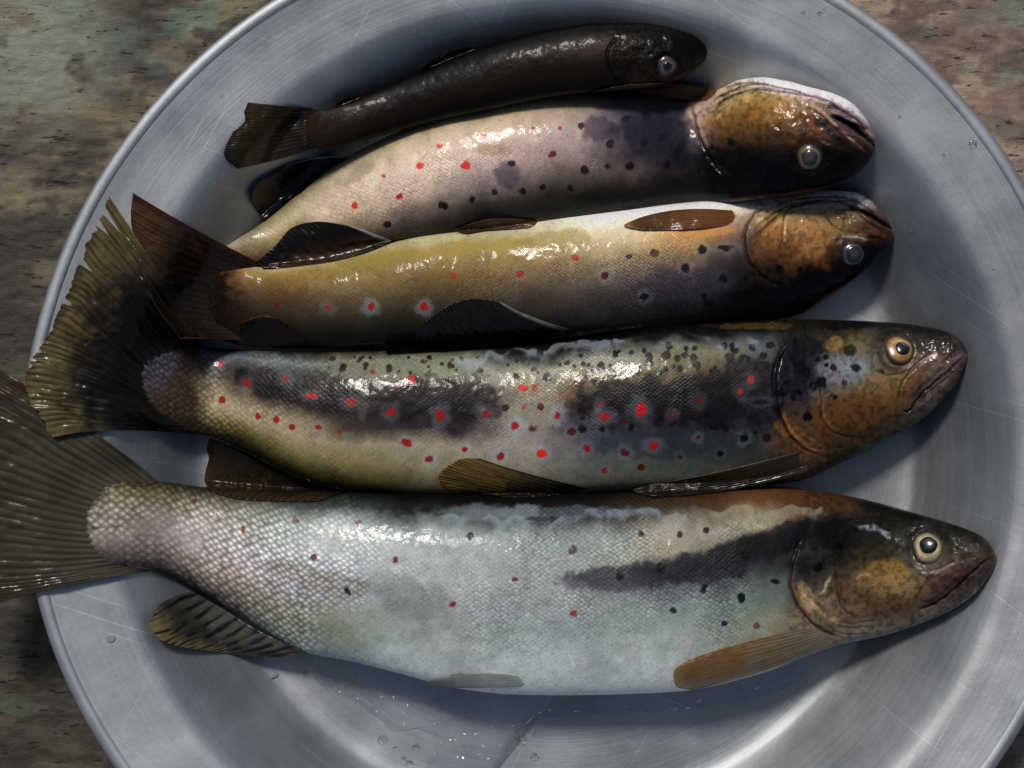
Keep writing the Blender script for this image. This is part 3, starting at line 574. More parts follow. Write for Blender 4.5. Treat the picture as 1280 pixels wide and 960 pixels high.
# =================================================================== trout nearest the bottom of the basin view (large, silvery)
BIG = Trout('largest trout, silvery grey green with sparse dark spots, nearest the bottom edge',
  [(90, 640, 668), (104, 618, 690), (130, 606, 704), (160, 601, 710), (200, 602, 714), (250, 608, 738), (300, 611, 768), (350, 613, 797), (390, 614, 817), (430, 615, 824), (500, 617, 841), (570, 618, 859), (640, 618, 867),
   (700, 618, 868), (800, 615, 866), (860, 611, 862), (910, 609, 852), (960, 608, 838), (1000, 611, 822), (1050, 618, 805), (1100, 629, 795), (1150, 643, 779), (1190, 655, 761), (1215, 664, 744), (1232, 674, 724), (1241, 686, 711), (1246, 696, 1246, 700)],
  [(0, .02), (.03, .12), (.075, .32), (.15, .52), (.3, .58), (.7, .6), (.85, .6), (.95, .62), (1, .7)],
  [rw(95, (0, (90, 86, 62)), (.3, (140, 136, 126)), (.6, (134, 128, 120)), (1, (84, 80, 76))),
   rw(170, (0, (88, 82, 52)), (.15, (150, 142, 116)), (.4, (164, 158, 150)), (.7, (150, 142, 136)), (.9, (100, 92, 90)), (1, (70, 66, 62))),
   rw(260, (0, (56, 58, 46)), (.1, (120, 114, 92)), (.3, (172, 168, 164)), (.5, (178, 174, 176)), (.75, (168, 154, 142)), (.92, (104, 100, 94)), (1, (70, 70, 66))),
   rw(400, (0, (38, 46, 42)), (.07, (66, 78, 70)), (.13, (160, 170, 166)), (.35, (180, 184, 184)), (.55, (172, 172, 180)), (.75, (136, 138, 118)), (.88, (150, 158, 152)), (1, (172, 180, 178))),
   rw(520, (0, (24, 30, 28)), (.08, (40, 48, 46)), (.13, (140, 154, 154)), (.35, (174, 180, 178)), (.5, (150, 156, 158)), (.75, (156, 166, 160)), (.95, (196, 202, 200)), (1, (198, 204, 202))),
   rw(700, (0, (26, 32, 30)), (.09, (34, 40, 40)), (.14, (120, 134, 140)), (.2, (140, 152, 150)), (.35, (148, 158, 152)), (.45, (160, 160, 160)), (.6, (142, 156, 154)), (.8, (176, 184, 182)), (1, (204, 208, 206))),
   rw(850, (0, (66, 50, 32)), (.08, (84, 70, 48)), (.16, (150, 148, 138)), (.3, (152, 146, 130)), (.4, (76, 78, 90)), (.5, (130, 142, 140)), (.75, (166, 176, 172)), (.92, (200, 204, 200)), (1, (204, 208, 206))),
   rw(950, (0, (106, 78, 48)), (.12, (122, 92, 58)), (.18, (154, 150, 134)), (.3, (62, 64, 68)), (.42, (84, 90, 90)), (.55, (124, 142, 132)), (.75, (152, 150, 134)), (.9, (176, 172, 160)), (1, (176, 176, 170))),
   rw(1000, (0, (108, 80, 48)), (.15, (104, 78, 50)), (.24, (120, 112, 92)), (.35, (46, 48, 52)), (.5, (60, 62, 62)), (.6, (130, 118, 100)), (.8, (152, 138, 116)), (1, (168, 166, 158))),
   rw(1050, (0, (86, 66, 42)), (.1, (92, 72, 48)), (.2, (30, 30, 28)), (.35, (46, 46, 42)), (.48, (74, 70, 60)), (.6, (150, 132, 108)), (.8, (120, 104, 84)), (1, (160, 154, 142))),
   rw(1110, (0, (32, 34, 32)), (.2, (50, 50, 40)), (.38, (80, 74, 54)), (.48, (146, 124, 72)), (.62, (150, 130, 94)), (.78, (94, 76, 58)), (1, (154, 148, 136))),
   rw(1170, (0, (30, 32, 30)), (.2, (64, 64, 54)), (.45, (120, 110, 96)), (.6, (112, 94, 84)), (.75, (92, 78, 68)), (1, (150, 144, 134))),
   rw(1215, (0, (40, 38, 34)), (.3, (90, 84, 72)), (.6, (84, 70, 64)), (.8, (92, 84, 78)), (1, (128, 122, 114))),
   rw(1245, (0, (70, 60, 52)), (.5, (92, 80, 70)), (1, (90, 82, 76)))],
  spots=[(449, 653, 6, (120, 96, 96)), (494, 701, 6, (120, 36, 44)), (435, 739, 7, (40, 34, 58), .4), (587, 671, 6, (60, 50, 46)), (566, 756, 6, (140, 34, 44), .3), (644, 724, 6, (104, 34, 46), 0, .7),
         (716, 687, 6.5, (88, 66, 54)), (716, 767, 6, (150, 60, 70), .35), (801, 667, 5.5, BLK), (850, 668, 5.5, BLK), (883, 662, 5, (40, 36, 30)), (774, 722, 7, (24, 24, 34)), (825, 711, 8, BLK),
         (929, 694, 9, BLK, 0, .8), (880, 737, 7.5, BLK, .3), (927, 748, 7, BLK, .3), (906, 780, 4.5, (24, 40, 42), .2), (842, 763, 6, (50, 50, 60), .3), (969, 727, 6, BLK, .2, .5), (946, 782, 5, (120, 92, 84)),
         (1050, 682, 7, (8, 8, 8)), (1022, 709, 7, (24, 22, 20)), (304, 662, 5, (128, 52, 58), 0, 1.6), (369, 650, 5, (130, 104, 106)), (392, 697, 5, (118, 52, 60)), (243, 627, 4.5, (112, 74, 58))],
  blobs=[(930, 690, 96, 17, -14, (34, 34, 42), .9), (810, 718, 115, 16, -3, (54, 52, 62), .8), (1030, 668, 36, 26, 0, (28, 28, 28), .7), (510, 745, 60, 26, 12, (104, 112, 104), .28), (400, 725, 70, 16, 14, (128, 124, 96), .5), (760, 727, 80, 14, 0, (92, 90, 102), .7), (870, 712, 90, 20, -8, (58, 60, 70), .7), (970, 672, 60, 15, -22, (40, 42, 48), .85),
         (1115, 713, 30, 13, 4, (158, 128, 64), .5), (1085, 748, 40, 14, 10, (104, 80, 56), .6), (700, 640, 130, 9, 0, (104, 126, 138), .5), (1040, 664, 26, 14, 0, (26, 26, 26), .8), (1100, 690, 40, 10, 0, (70, 70, 54), .6),
         (1006, 745, 10, 24, -20, (176, 160, 128), .6), (1185, 725, 30, 9, -35, (92, 68, 62), .7), (600, 640, 90, 12, 0, (140, 158, 160), .4), (600, 846, 40, 4, 2, (112, 118, 112), .5)],
  lines=[([(1004, 672), (992, 700), (988, 731), (998, 757), (1014, 777), (1032, 790), (1056, 799)], 2.2, .9, .75), ([(1045, 700), (1045, 725), (1049, 750), (1058, 765), (1078, 773)], 1.8, .5, .6),
         ([(1142, 762), (1150, 738), (1165, 719), (1190, 704), (1216, 695)], 1.8, .5, .55), ([(1144, 763), (1172, 752), (1196, 733), (1226, 706), (1243, 695)], 2, .8, .75),
         ([(992, 716), (1004, 738), (1026, 760), (1040, 780)], 1.3, .35, .35), ([(1030, 775), (1060, 785), (1090, 783)], 1.2, .3, .4), ([(1022, 770), (1050, 792), (1080, 792)], 1.2, .3, .35), ([(1040, 778), (1065, 779), (1100, 776)], 1.1, .25, .3),
         ([(1032, 720), (1036, 735), (1030, 748)], 1.4, -.5, 0), ([(1134, 706), (1150, 714), (1170, 712), (1196, 701)], 1.4, .4, .5), ([(1040, 652), (1090, 648), (1130, 652)], 1.5, .3, .3), ([(1120, 792), (1170, 772), (1215, 742)], 1.3, .3, .3)],
  steps=[([(1004, 672), (992, 700), (988, 731), (998, 757), (1014, 777), (1032, 790)], -1, 1.1, 26), ([(1144, 763), (1172, 752), (1196, 733), (1226, 706)], -1, .7, 12), ([(1045, 700), (1045, 725), (1049, 750), (1058, 765)], -1, .4, 14)],
  pits=[(1160, 685, 22, 1.2), (1221, 673, 4, .6)],
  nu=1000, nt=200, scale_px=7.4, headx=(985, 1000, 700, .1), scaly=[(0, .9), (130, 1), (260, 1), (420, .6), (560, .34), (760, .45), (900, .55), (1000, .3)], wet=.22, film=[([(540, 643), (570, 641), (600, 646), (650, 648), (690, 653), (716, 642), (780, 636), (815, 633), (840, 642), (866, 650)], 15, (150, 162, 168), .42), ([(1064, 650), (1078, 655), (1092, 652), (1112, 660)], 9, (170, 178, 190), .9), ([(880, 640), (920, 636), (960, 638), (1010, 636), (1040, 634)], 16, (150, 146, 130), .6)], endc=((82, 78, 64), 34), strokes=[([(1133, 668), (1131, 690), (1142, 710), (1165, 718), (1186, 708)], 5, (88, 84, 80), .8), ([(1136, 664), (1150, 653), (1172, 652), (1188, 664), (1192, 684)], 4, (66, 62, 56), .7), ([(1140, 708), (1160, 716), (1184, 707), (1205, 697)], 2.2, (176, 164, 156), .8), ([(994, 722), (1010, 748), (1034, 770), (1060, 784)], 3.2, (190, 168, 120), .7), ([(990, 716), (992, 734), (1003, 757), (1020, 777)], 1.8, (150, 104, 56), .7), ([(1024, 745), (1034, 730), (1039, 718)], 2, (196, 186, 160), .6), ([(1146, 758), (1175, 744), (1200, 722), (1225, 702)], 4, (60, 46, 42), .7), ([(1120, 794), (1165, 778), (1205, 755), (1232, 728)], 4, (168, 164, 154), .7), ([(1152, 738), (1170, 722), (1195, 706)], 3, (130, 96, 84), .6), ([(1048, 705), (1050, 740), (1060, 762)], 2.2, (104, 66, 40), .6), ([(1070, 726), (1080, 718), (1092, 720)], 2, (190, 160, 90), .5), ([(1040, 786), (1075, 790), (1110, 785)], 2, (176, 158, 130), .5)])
BIG.eye(1160, 685, 21, 11, (156, 142, 110), (46, 46, 38), (8, 8, 16), 1, -2)
BIG.fin('tail_fin', [(200, 603), (150, 618), (122, 640), (122, 672), (146, 698), (195, 713)], [(78, 512), (20, 540), (0, 590), (-5, 650), (10, 715), (66, 736)], [(-62, 425), (-74, 500), (-62, 580), (-60, 650), (-78, 720), (-70, 775)],
        rays=26, c0=(88, 82, 68), c1=(66, 63, 46), streak=(30, 28, 22), sk=.5, op=(1, .8), zt=47, layer=3.0, ridge=.5, mid=(.75, .25, (62, 46, 34), .5))
BIG.fin('anal_fin', [(238, 738), (280, 762), (330, 792), (384, 817)], [(205, 752), (235, 785), (290, 808), (352, 821)], [(196, 762), (188, 782), (216, 806), (330, 822)], rays=11, c0=(92, 92, 84), c1=(132, 122, 84), streak=(20, 26, 40), sk=.95, zt=9, op=(1, .86), ridge=.4, mid=(.5, .2, (36, 40, 50), .7))
BIG.fin('pectoral_fin', [(1020, 784), (1026, 790), (1034, 798), (1042, 806)], [(950, 798), (945, 815), (950, 828), (965, 835)], [(862, 824), (843, 838), (846, 858), (868, 863)], rays=10, c0=(152, 138, 114), c1=(148, 108, 62), edge=(156, 132, 84), streak=(92, 60, 34), sk=.5, zt=20, zb=24, op=(1, .95), ridge=.35)
BIG.fin('pelvic_fin', [(652, 846), (655, 852), (656, 858)], [(600, 842), (598, 852), (600, 860)], [(545, 850), (530, 856), (548, 860)], rays=7, c0=(182, 188, 184), c1=(156, 160, 152), streak=(110, 114, 108), sk=.3, zt=14, op=(1, .9), nt_=80)

# =================================================================== spotted trout above it
SPT = Trout('large trout with dark bands and many red and black spots, frayed tail',
  [(158, 452, 488), (170, 434, 508), (190, 425, 524), (215, 426, 535), (240, 431, 542), (270, 435, 548), (300, 437, 560), (350, 439, 586), (400, 440, 606), (450, 439, 615), (500, 437, 618), (600, 433, 619), (700, 426, 617), (760, 416, 613), (800, 409, 611),
   (850, 404, 610), (900, 402, 609), (950, 400, 607), (1000, 399, 601), (1050, 400, 579), (1100, 402, 556), (1150, 407, 525), (1178, 413, 500), (1195, 421, 478), (1205, 432, 458), (1210, 441, 1210, 445)],
  [(0, .02), (.03, .12), (.075, .32), (.15, .52), (.3, .57), (.7, .6), (.85, .6), (.95, .62), (1, .7)],
  [rw(160, (0, (80, 76, 86)), (.5, (100, 92, 106)), (1, (78, 70, 58))),
   rw(200, (0, (84, 82, 92)), (.5, (108, 100, 112)), (.8, (96, 84, 62)), (1, (60, 44, 26))),
   rw(232, (0, (60, 58, 52)), (.2, (64, 56, 42)), (.5, (96, 78, 52)), (.8, (88, 70, 40)), (1, (56, 38, 18))),
   rw(265, (0, (70, 74, 80)), (.1, (116, 122, 138)), (.2, (76, 72, 70)), (.35, (110, 100, 82)), (.5, (172, 162, 140)), (.66, (164, 154, 128)), (.82, (116, 106, 56)), (1, (40, 36, 12))),
   rw(350, (0, (60, 60, 50)), (.06, (140, 148, 140)), (.15, (88, 92, 104)), (.22, (54, 46, 46)), (.42, (62, 50, 50)), (.54, (156, 146, 122)), (.7, (168, 158, 132)), (.85, (108, 100, 40)), (1, (34, 32, 12))),
   rw(450, (0, (56, 52, 42)), (.07, (132, 134, 116)), (.2, (128, 128, 112)), (.27, (72, 58, 54)), (.36, (56, 48, 52)), (.52, (66, 58, 60)), (.6, (156, 150, 130)), (.78, (156, 146, 108)), (.9, (100, 92, 40)), (1, (50, 46, 22))),
   rw(560, (0, (26, 26, 22)), (.06, (128, 132, 116)), (.18, (140, 144, 124)), (.25, (58, 50, 54)), (.45, (58, 50, 56)), (.56, (70, 62, 66)), (.64, (158, 150, 134)), (.85, (160, 152, 126)), (1, (112, 106, 76))),
   rw(650, (0, (14, 15, 15)), (.07, (30, 32, 30)), (.12, (158, 162, 150)), (.3, (146, 142, 120)), (.5, (142, 136, 132)), (.7, (160, 154, 142)), (.9, (152, 148, 130)), (1, (112, 112, 92))),
   rw(740, (0, (10, 10, 10)), (.10, (20, 20, 20)), (.15, (158, 164, 156)), (.29, (142, 128, 92)), (.38, (56, 42, 38)), (.55, (84, 76, 90)), (.68, (92, 98, 108)), (.85, (124, 128, 118)), (1, (130, 130, 112))),
   rw(860, (0, (10, 10, 9)), (.12, (20, 21, 20)), (.17, (140, 148, 146)), (.27, (132, 120, 72)), (.36, (62, 54, 42)), (.5, (56, 50, 56)), (.64, (60, 64, 76)), (.8, (78, 88, 88)), (.94, (126, 124, 110)), (1, (80, 76, 62))),
   rw(950, (0, (34, 32, 20)), (.11, (24, 24, 20)), (.17, (112, 118, 122)), (.3, (54, 50, 50)), (.5, (66, 60, 68)), (.7, (62, 64, 72)), (.88, (98, 94, 84)), (1, (62, 54, 38))),
   rw(1000, (0, (60, 54, 30)), (.1, (48, 48, 42)), (.2, (44, 50, 62)), (.45, (62, 58, 82)), (.58, (96, 78, 58)), (.75, (124, 92, 48)), (.88, (112, 84, 50)), (1, (96, 104, 98))),
   rw(1060, (0, (14, 14, 14)), (.08, (40, 38, 30)), (.16, (124, 110, 72)), (.3, (126, 130, 134)), (.44, (130, 124, 116)), (.52, (130, 104, 56)), (.72, (112, 82, 34)), (.88, (84, 66, 30)), (1, (96, 100, 92))),
   rw(1120, (0, (22, 22, 24)), (.15, (92, 88, 72)), (.35, (130, 120, 100)), (.5, (140, 118, 76)), (.68, (116, 92, 50)), (.85, (84, 72, 56)), (1, (112, 112, 106))),
   rw(1170, (0, (20, 18, 20)), (.2, (62, 54, 50)), (.45, (124, 106, 98)), (.7, (104, 92, 86)), (1, (98, 96, 92))),
   rw(1208, (0, (44, 34, 34)), (.5, (110, 94, 92)), (1, (92, 80, 78)))],
  spots=[*[(float(a), float(b), float(c), (14, 12, 14)) for a, b, c in zip(rng.uniform(720, 968, 90), rng.uniform(428, 545, 90), rng.uniform(3.2, 7, 90))], *[(float(a), float(b), float(c), (60, 44, 34)) for a, b, c in zip(rng.uniform(400, 740, 30), rng.uniform(446, 468, 30), rng.uniform(2.5, 4.5, 30))], *[(float(a), float(b), float(c), (8, 8, 12)) for a, b, c in zip(rng.uniform(975, 1045, 14), rng.uniform(425, 505, 14), rng.uniform(4, 7, 14))], (276, 454, 5, (190, 50, 60), .3), (309, 480, 7, RED, .35), (358, 473, 7, RED, .45), (389, 495, 7, (180, 34, 50), .5, .6), (438, 503, 7, RED, .4, .7), (278, 500, 5.5, RED), (322, 520, 5.5, RED), (345, 524, 5.5, RED, 0, 1.2),
         (364, 534, 5.5, RED, .2), (398, 535, 5, RED, .25, .7), (424, 540, 3, RED), (487, 515, 7.5, RED, .4), (550, 520, 8, RED, .55), (509, 554, 7, RED, .6, .7), (538, 573, 6.5, RED, .8), (580, 562, 6, RED, .7), (625, 570, 6.5, RED, .8),
         (677, 567, 7.5, (200, 60, 36), .7, .8), (645, 532, 7, RED, 1), (607, 516, 7, (150, 34, 46), .4), (697, 520, 7, (150, 30, 36), .7), (676, 509, 6, DRED), (654, 485, 6, (190, 50, 46), 0, .8), (669, 485, 6, ORG), (721, 479, 7, DRED),
         (655, 509, 5, ORG), (666, 537, 7, (104, 40, 46), 0, .8), (732, 560, 6.5, (150, 30, 38), .4), (756, 589, 5, (160, 50, 56), .2), (750, 505, 5, (150, 30, 50), .4), (755, 520, 8, (160, 30, 50), .6, .6), (715, 540, 6, DRED, .3),
         (632, 510, 7, BRN), (494, 483, 7, (104, 34, 28)), (466, 465, 5, (140, 40, 40)), (514, 475, 7, (176, 54, 54)), (487, 460, 6, BRN), (450, 450, 6, BRN), (428, 459, 7, (48, 26, 22)), (562, 457, 6, (78, 58, 42)), (667, 462, 6, (78, 44, 40)),
         (686, 474, 8, (70, 68, 78)), (735, 471, 6, (74, 76, 92)), (645, 470, 5, BRN), (779, 527, 6, DRED, .2), (801, 512, 10, (172, 34, 48), .5), (840, 519, 6, (120, 30, 54), .3), (874, 502, 7, (110, 30, 44), .3), (925, 489, 6.5, (170, 36, 40), .3),
         (939, 474, 7, (160, 70, 52), .3), (781, 565, 6.5, (110, 34, 48), .4), (818, 557, 7, (160, 36, 46), .4, .7), (873, 547, 5, (100, 34, 44), .4), (850, 571, 4.5, DRED, .2), (801, 584, 5, DRED), (929, 548, 6.5, BLK, .4), (900, 567, 5, BLK, .2),
         (960, 548, 7, (58, 24, 24), .1), (769, 464, 7, (96, 52, 28)), (797, 463, 8, (66, 34, 20)), (812, 454, 6, BRN), (833, 444, 7, (72, 48, 30)), (850, 461, 7, BLK), (871, 457, 8.5, (20, 24, 18)), (891, 467, 9, (20, 18, 16)), (832, 462, 5, (40, 38, 24)),
         (911, 450, 8, (18, 20, 20)), (931, 449, 8, BLK), (956, 455, 9, BLK, 0, .6), (949, 502, 8, (20, 12, 14), .3, .35), (752, 480, 7, (34, 22, 20)), (815, 495, 8, (30, 20, 22)), (832, 485, 7, BLK), (852, 490, 9, (20, 16, 18)), (895, 485, 8, BLK),
         (977, 491, 7, (10, 8, 16)), (998, 491, 7, (8, 8, 14)), (1029, 477, 10, (8, 8, 12)), (1007, 464, 9, (12, 12, 18)), (1009, 519, 7, (16, 12, 10)), (1070, 461, 9, (40, 28, 48), .5), (1102, 464, 5, (84, 56, 44)), (1054, 478, 6, (72, 60, 52)), (1041, 459, 5, (70, 30, 18)),
         (770, 488, 8, (36, 24, 22)), (785, 500, 7, (34, 24, 26)), (905, 520, 8, (34, 30, 38)), (880, 480, 7, (22, 18, 18)), (915, 505, 7, (34, 30, 36)), (600, 462, 5, (90, 74, 58)), (530, 452, 5, (84, 70, 50)), (415, 448, 5, (84, 60, 44)), (700, 455, 5, (88, 80, 62)), (790, 440, 5, (60, 60, 50)), (868, 436, 6, (30, 32, 34)), (905, 432, 6, (22, 24, 26)), (940, 434, 6, (24, 26, 28))],
  blobs=[(330, 478, 54, 17, 12, (40, 32, 34), .9), (405, 492, 44, 24, 10, (38, 30, 33), .95), (455, 500, 8, 34, 4, (120, 114, 102), .4), (545, 499, 92, 28, 2, (34, 28, 34), .95), (665, 500, 36, 36, 0, (148, 142, 126), .7), (708, 494, 14, 6, 0, (150, 104, 72), .35),
         (780, 502, 50, 32, 0, (34, 26, 28), .9), (870, 500, 96, 36, 0, (26, 22, 28), .85), (935, 470, 40, 24, 0, (26, 24, 28), .8), (830, 556, 90, 18, 0, (60, 72, 80), .6), (860, 446, 80, 12, -4, (116, 110, 62), .5), (996, 470, 32, 34, 0, (38, 40, 58), .8), (1000, 430, 30, 16, 0, (34, 38, 44), .8),
         (1050, 462, 34, 16, 0, (140, 144, 152), .6), (1046, 428, 14, 9, 0, (150, 126, 76), .7), (1062, 437, 9, 8, 0, (40, 42, 28), .8), (1060, 515, 50, 22, 0, (110, 80, 34), .6), (985, 540, 16, 8, 30, (136, 100, 52), .7), (1140, 480, 26, 10, -55, (112, 86, 66), .6),
         (1110, 477, 30, 10, 0, (140, 122, 82), .7), (940, 408, 60, 5, 0, (104, 92, 52), .6)],
  lines=[([(990, 424), (975, 445), (969, 472), (971, 502), (981, 533), (996, 553), (1016, 566), (1040, 574)], 2.3, .9, .75), ([(1022, 460), (1026, 485), (1026, 511), (1034, 533), (1058, 546), (1080, 548)], 1.7, .5, .5),
         ([(1122, 505), (1126, 483), (1135, 467), (1152, 449), (1170, 439)], 1.7, .5, .6), ([(1124, 510), (1136, 513), (1149, 496), (1162, 483), (1182, 467), (1206, 445)], 1.8, .8, .75), ([(1150, 500), (1168, 484), (1190, 468)], 1.3, .4, .5),
         ([(1090, 462), (1112, 468), (1140, 461), (1160, 444)], 1.4, .4, .5), ([(1114, 548), (1150, 526), (1180, 500), (1194, 482)], 1.5, .4, .2), ([(985, 545), (1010, 558), (1045, 562)], 1.2, .3, .35), ([(1010, 540), (1030, 556), (1060, 560)], 1.2, .3, .3), ([(1175, 455), (1188, 445), (1198, 436)], 1.5, .4, .5)],
  steps=[([(990, 424), (975, 445), (969, 472), (971, 502), (981, 533), (996, 553), (1016, 566)], -1, 1.1, 26), ([(1124, 510), (1136, 513), (1149, 496), (1162, 483), (1182, 467)], -1, .7, 10), ([(1026, 485), (1026, 511), (1034, 533), (1058, 546)], -1, .4, 14)],
  pits=[(1124, 438, 21, 1.2), (1178, 427, 4, .6)],
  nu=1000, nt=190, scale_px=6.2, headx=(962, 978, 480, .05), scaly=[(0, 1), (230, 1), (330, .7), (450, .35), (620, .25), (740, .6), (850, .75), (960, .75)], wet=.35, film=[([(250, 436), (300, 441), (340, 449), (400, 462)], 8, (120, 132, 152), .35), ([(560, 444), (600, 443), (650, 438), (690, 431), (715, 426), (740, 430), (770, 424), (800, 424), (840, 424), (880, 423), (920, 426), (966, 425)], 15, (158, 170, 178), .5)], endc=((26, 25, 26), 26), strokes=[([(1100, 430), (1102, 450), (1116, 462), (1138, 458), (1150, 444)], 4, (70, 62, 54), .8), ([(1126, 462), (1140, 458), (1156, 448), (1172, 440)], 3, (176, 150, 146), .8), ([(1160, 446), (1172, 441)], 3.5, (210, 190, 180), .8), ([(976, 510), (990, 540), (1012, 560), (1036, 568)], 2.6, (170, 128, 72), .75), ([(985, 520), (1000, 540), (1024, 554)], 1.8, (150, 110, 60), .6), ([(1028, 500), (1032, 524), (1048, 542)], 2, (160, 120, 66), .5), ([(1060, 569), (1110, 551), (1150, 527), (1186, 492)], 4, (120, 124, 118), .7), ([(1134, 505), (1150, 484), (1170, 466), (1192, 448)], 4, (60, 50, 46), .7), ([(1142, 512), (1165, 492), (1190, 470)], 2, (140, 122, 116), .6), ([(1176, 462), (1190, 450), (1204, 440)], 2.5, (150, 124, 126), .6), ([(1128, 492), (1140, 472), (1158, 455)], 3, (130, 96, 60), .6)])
SPT.eye(1123, 438, 20, 9, (150, 116, 62), (48, 36, 18), (8, 6, 6), 3, 1)

